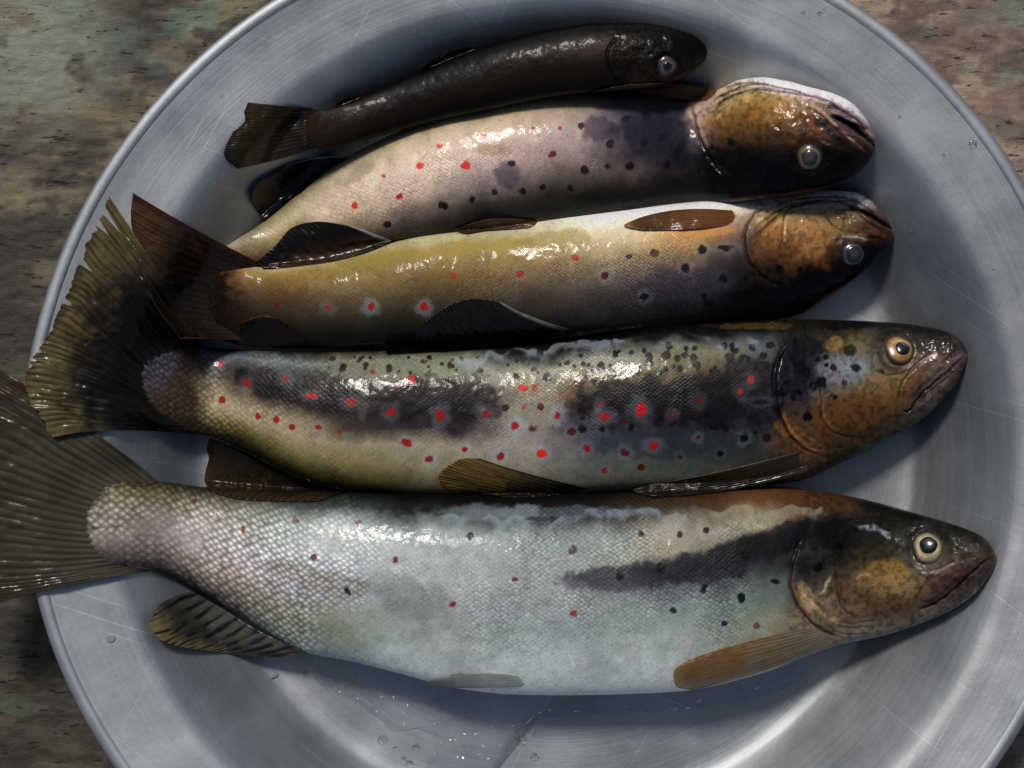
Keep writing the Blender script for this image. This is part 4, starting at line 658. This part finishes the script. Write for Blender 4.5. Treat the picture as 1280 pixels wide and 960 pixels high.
# =================================================================== third trout, olive yellow, belly turned up
OLV = Trout('olive and yellow trout lying belly upward, middle one of the five, orange pectoral fin',
  [(258, 358, 400), (272, 342, 420), (292, 333, 430), (330, 333, 434), (400, 329, 436), (450, 319, 436), (500, 301, 435), (550, 292, 433), (600, 286, 431), (650, 278, 429), (700, 270, 427), (750, 264, 424), (800, 259, 420), (850, 254, 415), (900, 249, 408),
   (950, 244, 402), (1000, 240, 393), (1035, 238, 372), (1065, 240, 352), (1085, 249, 336), (1102, 264, 318), (1112, 280, 308), (1117, 291, 1117, 297)],
  [(0, .02), (.03, .12), (.075, .32), (.15, .52), (.3, .62), (.7, .64), (.85, .62), (.95, .64), (1, .7)],
  [rw(280, (0, (140, 112, 76)), (.2, (124, 94, 50)), (.5, (66, 48, 26)), (1, (22, 18, 14))),
   rw(340, (0, (184, 172, 140)), (.1, (150, 128, 56)), (.3, (118, 94, 46)), (.5, (86, 74, 54)), (.8, (48, 46, 36)), (1, (18, 18, 15))),
   rw(450, (0, (172, 162, 130)), (.1, (152, 134, 62)), (.28, (140, 122, 64)), (.45, (118, 104, 70)), (.6, (96, 88, 68)), (.8, (58, 56, 46)), (1, (22, 22, 20))),
   rw(560, (0, (180, 176, 150)), (.1, (172, 162, 126)), (.2, (158, 138, 62)), (.42, (128, 108, 56)), (.6, (100, 90, 66)), (.78, (60, 56, 44)), (.9, (30, 29, 26)), (1, (14, 14, 13))),
   rw(660, (0, (196, 194, 178)), (.12, (176, 168, 130)), (.25, (164, 146, 78)), (.42, (138, 116, 72)), (.58, (116, 104, 88)), (.75, (70, 66, 60)), (.88, (46, 46, 40)), (1, (18, 18, 17))),
   rw(760, (0, (226, 226, 218)), (.15, (214, 206, 188)), (.28, (188, 174, 138)), (.42, (146, 134, 104)), (.58, (116, 106, 98)), (.72, (72, 68, 68)), (.86, (60, 60, 52)), (1, (20, 20, 18))),
   rw(860, (0, (228, 230, 228)), (.12, (214, 204, 180)), (.22, (190, 154, 86)), (.34, (176, 142, 80)), (.46, (132, 116, 102)), (.6, (98, 90, 96)), (.78, (62, 58, 60)), (1, (12, 12, 12))),
   rw(925, (0, (226, 228, 228)), (.12, (196, 186, 164)), (.25, (146, 122, 102)), (.42, (92, 78, 76)), (.6, (54, 50, 56)), (.8, (38, 36, 38)), (1, (8, 8, 8))),
   rw(960, (0, (214, 212, 208)), (.14, (172, 156, 126)), (.28, (160, 128, 60)), (.48, (118, 84, 42)), (.66, (62, 46, 32)), (.85, (24, 20, 18)), (1, (6, 6, 6))),
   rw(1010, (0, (220, 216, 216)), (.12, (160, 146, 140)), (.26, (166, 142, 96)), (.48, (152, 108, 52)), (.66, (94, 66, 34)), (.85, (24, 20, 16)), (1, (6, 6, 6))),
   rw(1060, (0, (206, 200, 202)), (.2, (142, 128, 118)), (.36, (140, 122, 80)), (.55, (84, 68, 48)), (.75, (22, 20, 18)), (1, (5, 5, 5))),
   rw(1105, (0, (104, 86, 86)), (.5, (96, 70, 56)), (1, (14, 12, 10)))],
  spots=[(347, 383, 5, (110, 40, 38)), (409, 384, 6, (150, 46, 48), .3), (464, 384, 7, (150, 34, 36), .75), (530, 384, 7, (160, 36, 40), .75), (566, 345, 5.5, (160, 60, 50)), (651, 343, 6, (150, 44, 46), .3), (756, 344, 6, (100, 30, 38), .4), (719, 322, 5, (160, 66, 56)),
         (786, 320, 6, (70, 32, 32), 0, .8), (818, 316, 8, (84, 30, 26), 0, .8), (877, 311, 7.5, (26, 14, 20), .3), (906, 310, 8, (26, 12, 16), .4, .4), (857, 335, 7, (24, 20, 26), .2), (903, 348, 8, BLK, .1), (806, 371, 6, BLK, .3), (932, 349, 6, BLK), (976, 336, 7, (8, 6, 6)), (1000, 336, 6, (14, 10, 8)), (880, 370, 6, BLK)],
  blobs=[(480, 322, 60, 7, -8, (150, 138, 50), .7), (590, 308, 60, 10, -5, (160, 142, 60), .6), (700, 300, 50, 14, -5, (150, 140, 78), .5), (880, 288, 50, 8, -4, (190, 146, 66), .6), (1020, 300, 26, 24, 0, (170, 136, 84), .5), (965, 290, 18, 10, 0, (160, 116, 42), .6),
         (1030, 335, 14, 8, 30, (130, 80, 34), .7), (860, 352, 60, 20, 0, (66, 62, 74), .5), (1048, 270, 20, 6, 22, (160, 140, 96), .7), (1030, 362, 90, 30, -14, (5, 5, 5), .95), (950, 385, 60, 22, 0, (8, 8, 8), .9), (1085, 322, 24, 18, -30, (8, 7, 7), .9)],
  lines=[([(1056, 258), (1082, 266), (1104, 279), (1124, 290)], 2.4, 2.4, .95), ([(958, 258), (942, 270), (931, 291), (932, 314), (941, 332), (960, 350), (980, 360)], 2.1, .9, .75), ([(983, 262), (980, 280), (979, 296), (984, 315)], 1.5, .4, .4),
         ([(1031, 266), (1042, 280), (1061, 290), (1087, 296), (1114, 300)], 1.8, .7, .8), ([(1039, 262), (1060, 262), (1076, 269), (1088, 280), (1112, 293)], 1.6, .5, .65), ([(1060, 250), (1080, 256), (1096, 270)], 1.5, .5, .6),
         ([(940, 290), (962, 270), (990, 256), (1030, 250), (1080, 253)], 1.5, .5, .6), ([(946, 296), (968, 276), (994, 263), (1020, 259)], 1.2, .35, .45), ([(960, 262), (990, 249), (1030, 245)], 1.1, .3, .3), ([(1040, 300), (1052, 297), (1072, 298), (1084, 302)], 1.8, -.6, 0)],
  steps=[([(942, 270), (931, 291), (932, 314), (941, 332), (960, 350)], -1, 1.0, 22), ([(1031, 266), (1042, 280), (1061, 290), (1087, 296), (1112, 299)], -1, -.7, 10)],
  pits=[(1065, 317, 18, 1.0)],
  nu=860, nt=150, scale_px=5.6, headx=(926, 942, 300, 0), scaly=[(0, .15), (400, .22), (560, .3), (700, .5), (850, .6), (930, .5)], wet=.4, endc=((40, 29, 18), 52), strokes=[([(1046, 308), (1054, 298), (1070, 297), (1086, 301)], 2.6, (176, 160, 160), .85), ([(1032, 268), (1044, 281), (1063, 290), (1088, 295)], 1.8, (190, 160, 90), .7), ([(1042, 262), (1062, 276), (1085, 287), (1105, 296)], 5, (110, 84, 50), .7), ([(948, 292), (970, 272), (996, 258), (1030, 252)], 1.6, (60, 40, 36), .8), ([(952, 297), (975, 278), (1000, 264)], 1.6, (190, 160, 110), .7), ([(942, 282), (962, 266), (985, 254)], 2, (200, 180, 130), .6), ([(990, 250), (1030, 246), (1075, 250)], 1.6, (90, 76, 80), .7), ([(1000, 257), (1040, 252), (1080, 262)], 1.6, (84, 66, 70), .7), ([(1010, 243), (1045, 241), (1072, 246), (1090, 258)], 3, (226, 222, 228), .8), ([(1068, 262), (1085, 266), (1100, 276)], 3, (60, 40, 44), .8), ([(933, 280), (932, 305), (940, 328), (958, 346)], 2.5, (110, 76, 50), .6), ([(982, 270), (980, 285), (982, 300)], 1.6, (220, 200, 160), .6), ([(1090, 290), (1105, 296), (1116, 298)], 2.5, (130, 70, 60), .7)], belly=0, lift=[(260, 7), (420, 7), (520, 3), (640, 0)])
OLV.eye(1065, 317, 17, 10.5, (56, 54, 54), (16, 15, 15), (14, 15, 20), 0, -1, cloudy=.3, bulge=.6)

# =================================================================== second from top, pale pinkish flank, belly up
PNK = Trout('pale pinkish grey trout with a bluish shoulder, behind the olive one, jaw turned upward',
  [(275, 314, 330), (290, 303, 334), (320, 284, 338), (350, 262, 338), (375, 240, 333), (400, 219, 326), (425, 202, 318), (450, 188, 310), (500, 164, 302), (550, 146, 297), (600, 133, 290), (650, 123, 285), (700, 117, 280), (750, 116, 275), (800, 120, 269), (840, 126, 262), (862, 127, 259),
   (880, 121, 257), (900, 111, 256), (925, 100, 253), (950, 97, 250), (980, 101, 246), (1010, 109, 241), (1040, 117, 234), (1062, 128, 224), (1078, 144, 212), (1088, 160, 200), (1093, 172, 1093, 186)],
  [(0, .5), (.12, .55), (.3, .6), (.7, .62), (.85, .6), (.95, .62), (1, .7)],
  [rw(285, (0, (156, 150, 136)), (.5, (140, 124, 92)), (1, (70, 56, 30))),
   rw(350, (0, (130, 124, 94)), (.3, (180, 170, 144)), (.6, (140, 124, 84)), (1, (50, 38, 18))),
   rw(420, (0, (110, 106, 82)), (.15, (168, 160, 138)), (.4, (200, 184, 166)), (.7, (188, 172, 148)), (1, (104, 92, 74))),
   rw(520, (0, (124, 116, 82)), (.2, (190, 178, 156)), (.45, (202, 186, 172)), (.68, (176, 160, 146)), (.85, (112, 102, 94)), (1, (50, 46, 42))),
   rw(620, (0, (116, 108, 68)), (.15, (184, 170, 146)), (.4, (196, 178, 166)), (.6, (160, 146, 142)), (.76, (98, 92, 86)), (.88, (62, 58, 52)), (1, (34, 32, 30))),
   rw(720, (0, (104, 98, 74)), (.12, (150, 140, 122)), (.3, (182, 164, 160)), (.52, (160, 144, 140)), (.68, (112, 102, 96)), (.82, (58, 54, 48)), (1, (26, 25, 22))),
   rw(790, (0, (96, 90, 76)), (.12, (100, 96, 104)), (.3, (72, 70, 88)), (.48, (74, 70, 80)), (.66, (108, 96, 94)), (.8, (62, 56, 50)), (1, (22, 21, 18))),
   rw(855, (0, (90, 86, 96)), (.15, (70, 72, 96)), (.4, (40, 42, 62)), (.55, (38, 38, 54)), (.72, (58, 50, 50)), (.86, (36, 34, 28)), (1, (14, 14, 12))),
   rw(876, (0, (176, 156, 146)), (.15, (182, 160, 148)), (.3, (160, 136, 124)), (.45, (84, 76, 84)), (.65, (46, 42, 44)), (.85, (24, 24, 22)), (1, (10, 10, 9))),
   rw(905, (0, (200, 186, 166)), (.15, (176, 158, 118)), (.32, (140, 108, 62)), (.48, (96, 76, 54)), (.62, (40, 36, 34)), (.8, (18, 18, 16)), (1, (6, 6, 6))),
   rw(955, (0, (222, 218, 212)), (.1, (184, 174, 140)), (.3, (146, 114, 48)), (.5, (104, 80, 36)), (.64, (46, 36, 20)), (.8, (16, 15, 12)), (1, (5, 5, 5))),
   rw(1010, (0, (230, 224, 228)), (.12, (186, 172, 168)), (.24, (156, 132, 96)), (.4, (126, 92, 54)), (.58, (72, 54, 34)), (.78, (28, 24, 14)), (1, (7, 7, 6))),
   rw(1060, (0, (232, 222, 230)), (.2, (180, 162, 166)), (.42, (112, 92, 92)), (.6, (70, 56, 46)), (.8, (32, 26, 18)), (1, (10, 9, 8))),
   rw(1092, (0, (160, 136, 140)), (.5, (130, 112, 104)), (1, (34, 28, 22)))],
  spots=[(444, 256, 5.5, (190, 60, 56)), (498, 246, 6, (160, 34, 36)), (526, 207, 6, (196, 76, 76)), (549, 182, 6, (200, 84, 84)), (604, 171, 5.5, (180, 70, 70)), (582, 207, 7, (190, 40, 44)), (666, 160, 4, (160, 70, 76)), (691, 193, 6, (112, 40, 56), .2), (727, 158, 6.5, (46, 26, 40)),
         (639, 204, 6.5, (52, 42, 58)), (555, 256, 7, (44, 26, 26)), (589, 250, 6, (46, 30, 30)), (619, 240, 6, (64, 28, 36)), (653, 240, 6, (40, 30, 36)), (679, 233, 6, (36, 28, 32)), (712, 235, 6, (36, 28, 32)), (731, 212, 6.5, (60, 28, 32)), (759, 208, 6.5, (52, 34, 36)), (787, 208, 6, (40, 26, 30)),
         (834, 205, 6.5, (24, 16, 20)), (485, 281, 7, (40, 34, 30)), (782, 150, 7, (48, 48, 74)), (762, 180, 7, (44, 34, 56)), (827, 172, 8, (34, 34, 56)), (808, 146, 7, (44, 46, 76)), (805, 178, 6, (40, 40, 64)), (848, 190, 7, (28, 26, 44)), (914, 178, 7, (10, 8, 8)), (889, 184, 7, (10, 8, 12)), (929, 193, 8, (12, 10, 10)), (700, 160, 3, (150, 80, 84)), (480, 220, 3, (160, 100, 90))],
  blobs=[(980, 222, 120, 34, -4, (7, 7, 6), .95), (1060, 212, 34, 24, -30, (9, 8, 7), .9), (915, 205, 40, 22, 0, (10, 10, 10), .8), (632, 218, 16, 16, 0, (96, 86, 100), .7), (620, 186, 24, 8, 0, (150, 128, 100), .5), (750, 164, 20, 16, 0, (84, 66, 88), .7), (820, 166, 44, 26, 0, (44, 46, 66), .6), (955, 136, 34, 18, 0, (156, 122, 44), .6), (1018, 152, 14, 11, 40, (140, 84, 56), .6), (690, 258, 90, 12, 0, (76, 72, 66), .5), (1050, 154, 20, 8, 32, (96, 72, 80), .7), (450, 215, 30, 9, -32, (150, 142, 118), .5)],  # near-black blobs: dark back, with shadow on the lower head painted in
  lines=[([(1036, 142), (1062, 155), (1084, 172), (1104, 190)], 2.6, 2.6, .95), ([(1016, 128), (1044, 136), (1070, 152)], 2.2, 1.0, .55), ([(866, 127), (868, 145), (874, 168), (885, 192), (900, 212), (915, 222)], 2.1, .9, .8), ([(999, 139), (1009, 160), (1026, 174), (1042, 184)], 1.7, .7, .6), ([(1003, 135), (1022, 139), (1041, 157), (1065, 178), (1086, 194)], 1.7, .7, .7),
         ([(1044, 147), (1060, 152), (1078, 162)], 2, .9, .8), ([(1030, 150), (1050, 163), (1072, 176)], 2, .7, .7), ([(880, 130), (905, 116), (940, 110), (980, 112), (1020, 122), (1060, 142)], 1.3, .4, .4), ([(884, 140), (908, 122), (940, 116), (975, 120)], 1.3, .4, .4),
         ([(888, 150), (912, 130), (940, 124)], 1.2, .35, .35), ([(930, 134), (934, 120), (950, 112)], 1.2, .3, .3), ([(905, 104), (940, 104), (980, 108)], 1.2, .3, .25), ([(1010, 118), (1040, 128), (1066, 146)], 1.1, .3, .35)],
  steps=[([(866, 127), (868, 145), (874, 168), (885, 192), (900, 212)], -1, 1.1, 22), ([(1003, 135), (1022, 139), (1041, 157), (1065, 178), (1086, 194)], 1, .8, 9)],
  pits=[(1012, 196, 19, 1.0)],
  nu=860, nt=140, scale_px=5.4, headx=(856, 872, 160, -.25), scaly=[(0, .2), (400, .25), (560, .35), (700, .5), (800, .75), (870, .9)], wet=.3, belly=0, strokes=[([(930, 100), (980, 108), (1020, 114), (1052, 124), (1072, 142), (1084, 158)], 8, (236, 228, 234), .9), ([(886, 146), (908, 124), (940, 113), (975, 114)], 1.6, (70, 52, 40), .8), ([(884, 138), (904, 118), (938, 106), (980, 110), (1020, 120)], 1.6, (90, 70, 60), .8), ([(890, 152), (912, 131), (942, 121)], 2, (200, 170, 110), .7), ([(900, 110), (930, 104), (965, 104)], 1.4, (110, 96, 84), .7), ([(940, 108), (985, 116), (1030, 124), (1066, 148)], 1.8, (120, 100, 104), .8), ([(1004, 132), (1022, 136), (1042, 154), (1066, 176), (1086, 194)], 1.8, (190, 160, 140), .85), ([(1000, 142), (1010, 161), (1028, 174), (1042, 183)], 1.6, (160, 124, 104), .8), ([(1012, 140), (1030, 156), (1052, 176), (1078, 200)], 6, (50, 36, 26), .85), ([(1030, 128), (1052, 138), (1072, 152), (1086, 168)], 5, (58, 40, 50), .85), ([(1044, 146), (1062, 156), (1082, 172)], 3, (26, 16, 20), .9), ([(1036, 134), (1058, 144), (1078, 158)], 1.5, (200, 180, 190), .6), ([(930, 134), (933, 122), (946, 113)], 1.8, (210, 180, 120), .5), ([(1080, 160), (1089, 172), (1090, 180)], 3, (190, 160, 150), .7), ([(868, 130), (874, 160), (888, 190)], 2.6, (196, 170, 160), .6)])
PNK.eye(1012, 196, 18, 10, (84, 66, 40), (16, 13, 10), (26, 23, 23), 0, 0, cloudy=.3, bulge=.5)

# =================================================================== top, small and nearly black
DRK = Trout('smallest trout, nearly black and shiny wet, lying at the upper side of the basin',
  [(382, 142, 182), (400, 138, 186), (430, 129, 181), (450, 121, 176), (500, 99, 163), (550, 77, 150), (600, 59, 140), (650, 45, 129), (700, 35, 120), (750, 29, 114), (800, 29, 110), (830, 33, 105), (855, 40, 96), (872, 48, 86), (880, 55, 78), (884, 63, 884, 68)],
  [(0, .02), (.03, .12), (.075, .32), (.15, .52), (.3, .6), (.7, .6), (.85, .6), (1, .7)],
  [rw(390, (0, (56, 44, 32)), (.5, (60, 48, 34)), (1, (50, 40, 26))),
   rw(500, (0, (8, 8, 9)), (.3, (12, 11, 11)), (.5, (36, 30, 24)), (.75, (46, 38, 30)), (1, (30, 27, 21))),
   rw(650, (0, (8, 8, 10)), (.25, (11, 10, 11)), (.5, (46, 38, 31)), (.75, (46, 39, 31)), (1, (32, 29, 23))),
   rw(750, (0, (9, 9, 11)), (.2, (16, 14, 14)), (.36, (78, 58, 50)), (.56, (50, 42, 33)), (1, (38, 33, 29))),
   rw(820, (0, (10, 10, 15)), (.3, (17, 16, 19)), (.6, (34, 30, 26)), (.85, (58, 50, 42)), (1, (66, 58, 52))),
   rw(880, (0, (16, 15, 20)), (.5, (24, 22, 24)), (1, (76, 66, 62)))],
  lines=[([(772, 44), (760, 66), (764, 92), (780, 106)], 2, .7, .5), ([(884, 72), (865, 84), (848, 92), (836, 102)], 1.5, .6, .6), ([(845, 40), (862, 46), (876, 54)], 1.5, .4, .3)],
  steps=[([(772, 44), (760, 66), (764, 92), (780, 106)], -1, .7, 14)], pits=[(833, 82, 13, .7)],
  nu=620, nt=100, scale_px=4.6, headx=(755, 770, 60, 0), scaly=[(0, .1), (700, .12)], wet=.1, lift=[(380, 3), (600, 2), (800, 0)])
DRK.eye(833, 82, 13.5, 6, (78, 68, 60), (24, 26, 24), (14, 12, 14), 0, 0, bulge=.5, dz=.5)

# =================================================================== fins
DRK.fin('tail_fin', [(400, 137), (388, 150), (384, 165), (392, 186)], [(350, 132), (340, 150), (335, 168), (345, 200)], [(310, 128), (302, 146), (280, 190), (296, 211)], rays=14, c0=(40, 32, 22), c1=(70, 60, 34), streak=(22, 18, 12), sk=.6, zt=22, op=(1, .9), notch=[(.28, .14, .10)], edge=(26, 20, 12))
DRK.fin('dorsal_fin', [(596, 62), (570, 72), (545, 83), (528, 90)], None, [(584, 59), (562, 65), (542, 75), (526, 86)], rays=6, c0=(12, 12, 14), c1=(20, 18, 18), zt=30, op=(1, 1), nt_=80, layer=.3)
DRK.fin('adipose_fin', [(452, 123), (440, 128), (426, 133)], None, [(442, 119), (430, 124), (418, 131)], rays=3, c0=(30, 26, 20), c1=(44, 36, 24), zt=28, op=(1, 1), nt_=60, layer=.3)
PNK.fin('anal_fin', [(440, 196), (420, 206), (398, 222), (376, 241)], [(390, 198), (370, 210), (355, 232), (350, 256)], [(352, 211), (322, 230), (314, 250), (330, 276)], rays=10, c0=(20, 20, 24), c1=(14, 14, 18), edge=(150, 154, 158), edge_side=.02, streak=(6, 6, 8), sk=.6, zt=10, op=(1, .97))
PNK.fin('pectoral_fin', [(896, 112), (892, 118), (884, 126)], [(820, 104), (815, 116), (812, 124)], [(752, 112), (738, 116), (755, 121)], rays=8, c0=(116, 84, 52), c1=(70, 54, 36), streak=(40, 26, 16), sk=.5, zt=16, op=(1, .95), nt_=90)
PNK.fin('tail_fin', [(292, 304), (284, 316), (284, 330)], None, [(276, 330), (268, 345), (276, 362)], rays=10, c0=(70, 60, 40), c1=(60, 48, 30), zt=4, zb=6, nt_=80, op=(1, .95), lower=True)
OLV.fin('tail_fin', [(336, 334), (304, 350), (292, 375), (300, 402), (326, 426)], [(250, 290), (222, 320), (215, 360), (228, 395), (258, 424)], [(166, 241), (164, 280), (178, 335), (196, 385), (226, 424)], lower=True, rays=18, c0=(56, 42, 26), c1=(84, 62, 36), edge=(66, 36, 26), edge_side=0.0, streak=(20, 15, 10), sk=.6, layer=3.0, zt=36, op=(1, .97), ridge=.35, mid=(.42, .22, (16, 14, 10), .75))
OLV.fin('anal_fin', [(490, 301), (460, 314), (420, 326), (366, 334), (330, 338)], [(462, 290), (430, 296), (394, 304), (360, 316), (325, 332)], [(440, 283), (400, 277), (366, 284), (345, 306), (318, 330)], rays=11, c0=(64, 46, 26), c1=(24, 18, 14), edge=(176, 176, 172), edge_side=.0, streak=(16, 12, 8), sk=.6, zt=14, op=(1, .97), mid=(.6, .3, (14, 12, 10), .7))
OLV.fin('pelvic_fin', [(672, 277), (668, 282), (660, 286)], [(620, 273), (618, 280), (620, 287)], [(578, 283), (568, 288), (582, 292)], rays=7, c0=(104, 78, 50), c1=(76, 58, 40), streak=(44, 32, 22), zt=20, op=(1, .96), nt_=90)
OLV.fin('pectoral_fin', [(922, 264), (926, 272), (918, 281)], [(850, 262), (850, 276), (850, 287)], [(792, 275), (780, 282), (800, 287)], rays=9, c0=(126, 80, 42), c1=(98, 70, 40), streak=(70, 38, 18), sk=.6, edge=(150, 112, 60), zt=24, op=(1, .97), nt_=120, layer=.9)
OLV.fin('dorsal_fin', [(716, 413), (680, 424), (620, 432), (560, 434), (510, 432)], [(660, 394), (628, 404), (590, 412), (550, 418), (520, 424)], [(628, 378), (590, 373), (562, 381), (538, 397), (516, 412)], rays=13, c0=(14, 16, 20), c1=(34, 34, 28), edge=(120, 124, 118), edge_side=.0, streak=(4, 4, 6), sk=.7, zt=20, op=(1, .97), ridge=.5, layer=.8, label='black folded back fin with a pale leading edge')
OLV.fin('adipose_fin', [(386, 430), (360, 433), (320, 434), (296, 430)], None, [(368, 414), (350, 399), (326, 395), (300, 404)], rays=3, c0=(26, 20, 14), c1=(30, 18, 12), edge=(120, 36, 26), streak=(16, 10, 8), sk=.4, zt=22, op=(1, .98), nt_=100, label='small rounded fin with a red edge')
SPT.fin('tail_fin', [(256, 434), (215, 440), (188, 458), (184, 482), (200, 512), (244, 543)], [(205, 350), (160, 350), (118, 410), (104, 460), (104, 500), (140, 538)], [(132, 239), (108, 300), (84, 362), (58, 418), (28, 478), (62, 548)], rays=20, c0=(28, 26, 26), c1=(124, 110, 74), streak=(30, 26, 18), sk=.55, op=(1, .93), zt=44, layer=2.2, ridge=.45, fray=.05,
        notch=[(.055, .012, .16), (.11, .014, .14), (.27, .012, .2), (.43, .010, .26), (.60, .008, .10), (.64, .007, .12), (.68, .007, .07)], mid=(.35, .3, (12, 12, 12), .92), nt_=420, ns=90, label='broad dark tail fin with a frayed yellowish edge')
SPT.fin('anal_fin', [(262, 547), (300, 561), (350, 586), (404, 606), (436, 613)], [(258, 562), (285, 582), (325, 600), (370, 612), (420, 618)], [(262, 568), (257, 606), (290, 622), (340, 626), (400, 626)], rays=11, c0=(20, 17, 11), c1=(56, 46, 26), streak=(20, 16, 8), sk=.6, zt=4, op=(1, .95), mid=(.5, .25, (44, 36, 16), .6))
SPT.fin('pelvic_fin', [(738, 611), (710, 617), (680, 620), (640, 622)], [(660, 592), (640, 600), (620, 609), (600, 617)], [(600, 573), (572, 575), (548, 596), (560, 614)], rays=10, c0=(46, 42, 32), c1=(128, 104, 56), edge=(40, 30, 16), edge_side=0.0, streak=(26, 20, 12), sk=.8, zt=22, op=(1, .96), ridge=.4, layer=.9)
SPT.fin('pectoral_fin', [(1004, 563), (1010, 574), (1012, 588)], [(905, 588), (905, 602), (915, 612)], [(812, 606), (790, 613), (815, 621)], rays=9, c0=(60, 50, 32), c1=(34, 28, 18), streak=(16, 13, 10), sk=.6, zt=26, zb=30, op=(1, .97), edge=(120, 112, 92), edge_side=.0, nt_=120)
SPT.fin('dorsal_fin', [(770, 414), (700, 426), (620, 433), (540, 436), (480, 438)], None, [(758, 408), (690, 417), (620, 425), (550, 430), (480, 434)], rays=10, c0=(12, 13, 16), c1=(10, 11, 14), streak=(3, 3, 4), zt=26, op=(1, 1), layer=.6, ridge=.4)

# ------------------------------------------------------------------ water and specks on the basin
def droplet(x, y, r, label, h=.5, name='water_droplet', cat='droplet', group='water droplets on the basin wall'):
    z = 0
    for _ in range(3):
        X, Y = back(x, y, z); z = float(wallz(np.array([X]), np.array([Y]))[0])
    k = (D - z) / F * r; N = 7; NA = 20
    q = np.linspace(0, 1, N); th = np.linspace(0, 2 * np.pi, NA, endpoint=False); Q_, T = np.meshgrid(q, th, indexing='ij')
    ir = 1 + .08 * np.sin(2 * T + x) + .05 * np.sin(3 * T + y)
    Xs = X + Q_ * k * ir * np.cos(T); Ys = Y + Q_ * k * ir * np.sin(T)
    Zs = wallz(Xs, Ys) + k * h * np.sqrt(np.clip(1 - Q_ ** 2, 0, 1)) + .0001
    o = mesh_obj(name, np.c_[Xs.ravel(), Ys.ravel(), Zs.ravel()], gridq(N, NA, True), WATER)
    o['label'] = label; o['category'] = cat
    if group: o['group'] = group
droplet(1216, 181, 5.5, 'large water droplet on the upper right lip of the basin')
for (x, y, r, lb) in [(1004, 16, 2.6, 'tiny droplet on the lip near the top edge, left one of a close pair'), (1024, 17, 2.6, 'tiny droplet on the lip near the top edge, right one of a close pair'),
        (1124, 146, 2.2, 'tiny droplet on the basin wall up and right of the pale trout jaw'), (1180, 194, 2.0, 'tiny droplet on the lip left of the large water droplet'),
        (1138, 290, 2.0, 'tiny droplet on the basin wall just right of the olive trout nose'), (138, 240, 1.6, 'tiny droplet on the lip above the frayed tail fin'),
        (276, 118, 1.6, 'tiny droplet on the wall above the tail of the black trout'), (1242, 338, 1.8, 'tiny droplet on the right lip at the edge of the picture'), (1090, 92, 1.6, 'tiny droplet on the upper right wall beyond the pale trout head')]:
    droplet(x, y, r, lb)
def puddle():
    P = [(385, 838), (470, 828), (640, 850), (800, 850), (940, 830), (1010, 822), (1004, 850), (960, 872), (880, 884), (800, 890), (745, 893), (690, 900), (640, 918), (622, 950), (604, 985), (570, 1000), (540, 985), (534, 950), (548, 925), (520, 912), (490, 915), (470, 896), (430, 872), (400, 856)]
    P = crom(P + [P[0]], 160)[:-1]; c = P.mean(0); N = 16
    q = np.linspace(0, 1, N)[:, None, None] ** .8; G = c + (P[None] - c) * q
    X, Y = back(G[..., 0], G[..., 1], .0005); e = np.broadcast_to(q[..., 0], X.shape)
    Z = wallz(X, Y) + .00012 + .0006 * (1 - e ** 2) + (fbm(G[..., 0], G[..., 1], 30, 2, 9) - .5) * .0002
    o = mesh_obj('puddle', np.c_[X.ravel(), Y.ravel(), Z.ravel()], gridq(N, 160, True), WATER)
    o['label'] = 'shallow clear puddle on the basin floor below the largest trout'; o['category'] = 'water'
puddle()
for (x, y, r_, lb) in [(478, 925, 6, 'added water bead left of the puddle tail, widest one of its small cluster'), (494, 936, 3.5, 'small added water bead just right of the widest bead left of the puddle'), (520, 935, 5, 'added water bead touching the left edge of the puddle tail'),
        (512, 955, 5, 'added water bead nearest the bottom edge, left of the puddle tail'), (652, 925, 7, 'added water bead right of the puddle tail, the larger of two'), (668, 946, 5, 'added water bead right of the puddle tail, the smaller and lower of two'), (505, 948, 3, 'tiniest added water bead of the cluster left of the puddle tail'), (382, 842, 4, 'tiny added water bead left of the puddle under the belly')]:
    droplet(x, y, r_, lb, h=.5, name='glint_bead', cat='droplet', group='water beads added to the basin floor for sun glints')  # beads added to catch sun glints in place of the floor glare
def fleck(x, y, r, label):
    z = 0
    for _ in range(3):
        X, Y = back(x, y, z); z = float(wallz(np.array([X]), np.array([Y]))[0])
    k = (D - z) / F * r; a = random.random() * 6
    pts = [(math.cos(a + t) * k * (1 + .25 * random.random()), math.sin(a + t) * k * (.75 + .25 * random.random())) for t in np.arange(0, 2 * math.pi, .8)]
    V = [(X + p[0], Y + p[1], float(wallz(np.array([X + p[0]]), np.array([Y + p[1]]))[0]) + .0006) for p in pts]; n = len(V)
    V = V + [(v[0], v[1], v[2] - .0004) for v in V]
    me = bpy.data.meshes.new('scale_fleck'); me.from_pydata(V, [], [list(range(n)), list(range(2 * n - 1, n - 1, -1))] + [[i, i + n, (i + 1) % n + n, (i + 1) % n] for i in range(n)]); me.materials.append(FLK)
    o = bpy.data.objects.new('scale_fleck', me); COL.objects.link(o); o['label'] = label; o['category'] = 'fish scale'
fm = NT('grey_fleck'); fm.b.inputs['Base Color'].default_value = (.22, .23, .25, 1); fm.b.inputs['Roughness'].default_value = .5; FLK = fm.m
fleck(139, 798, 5, 'small loose grey flake stuck on the lower left basin wall')
fleck(342, 843, 5, 'loose fish scale on the basin floor left of the puddle')
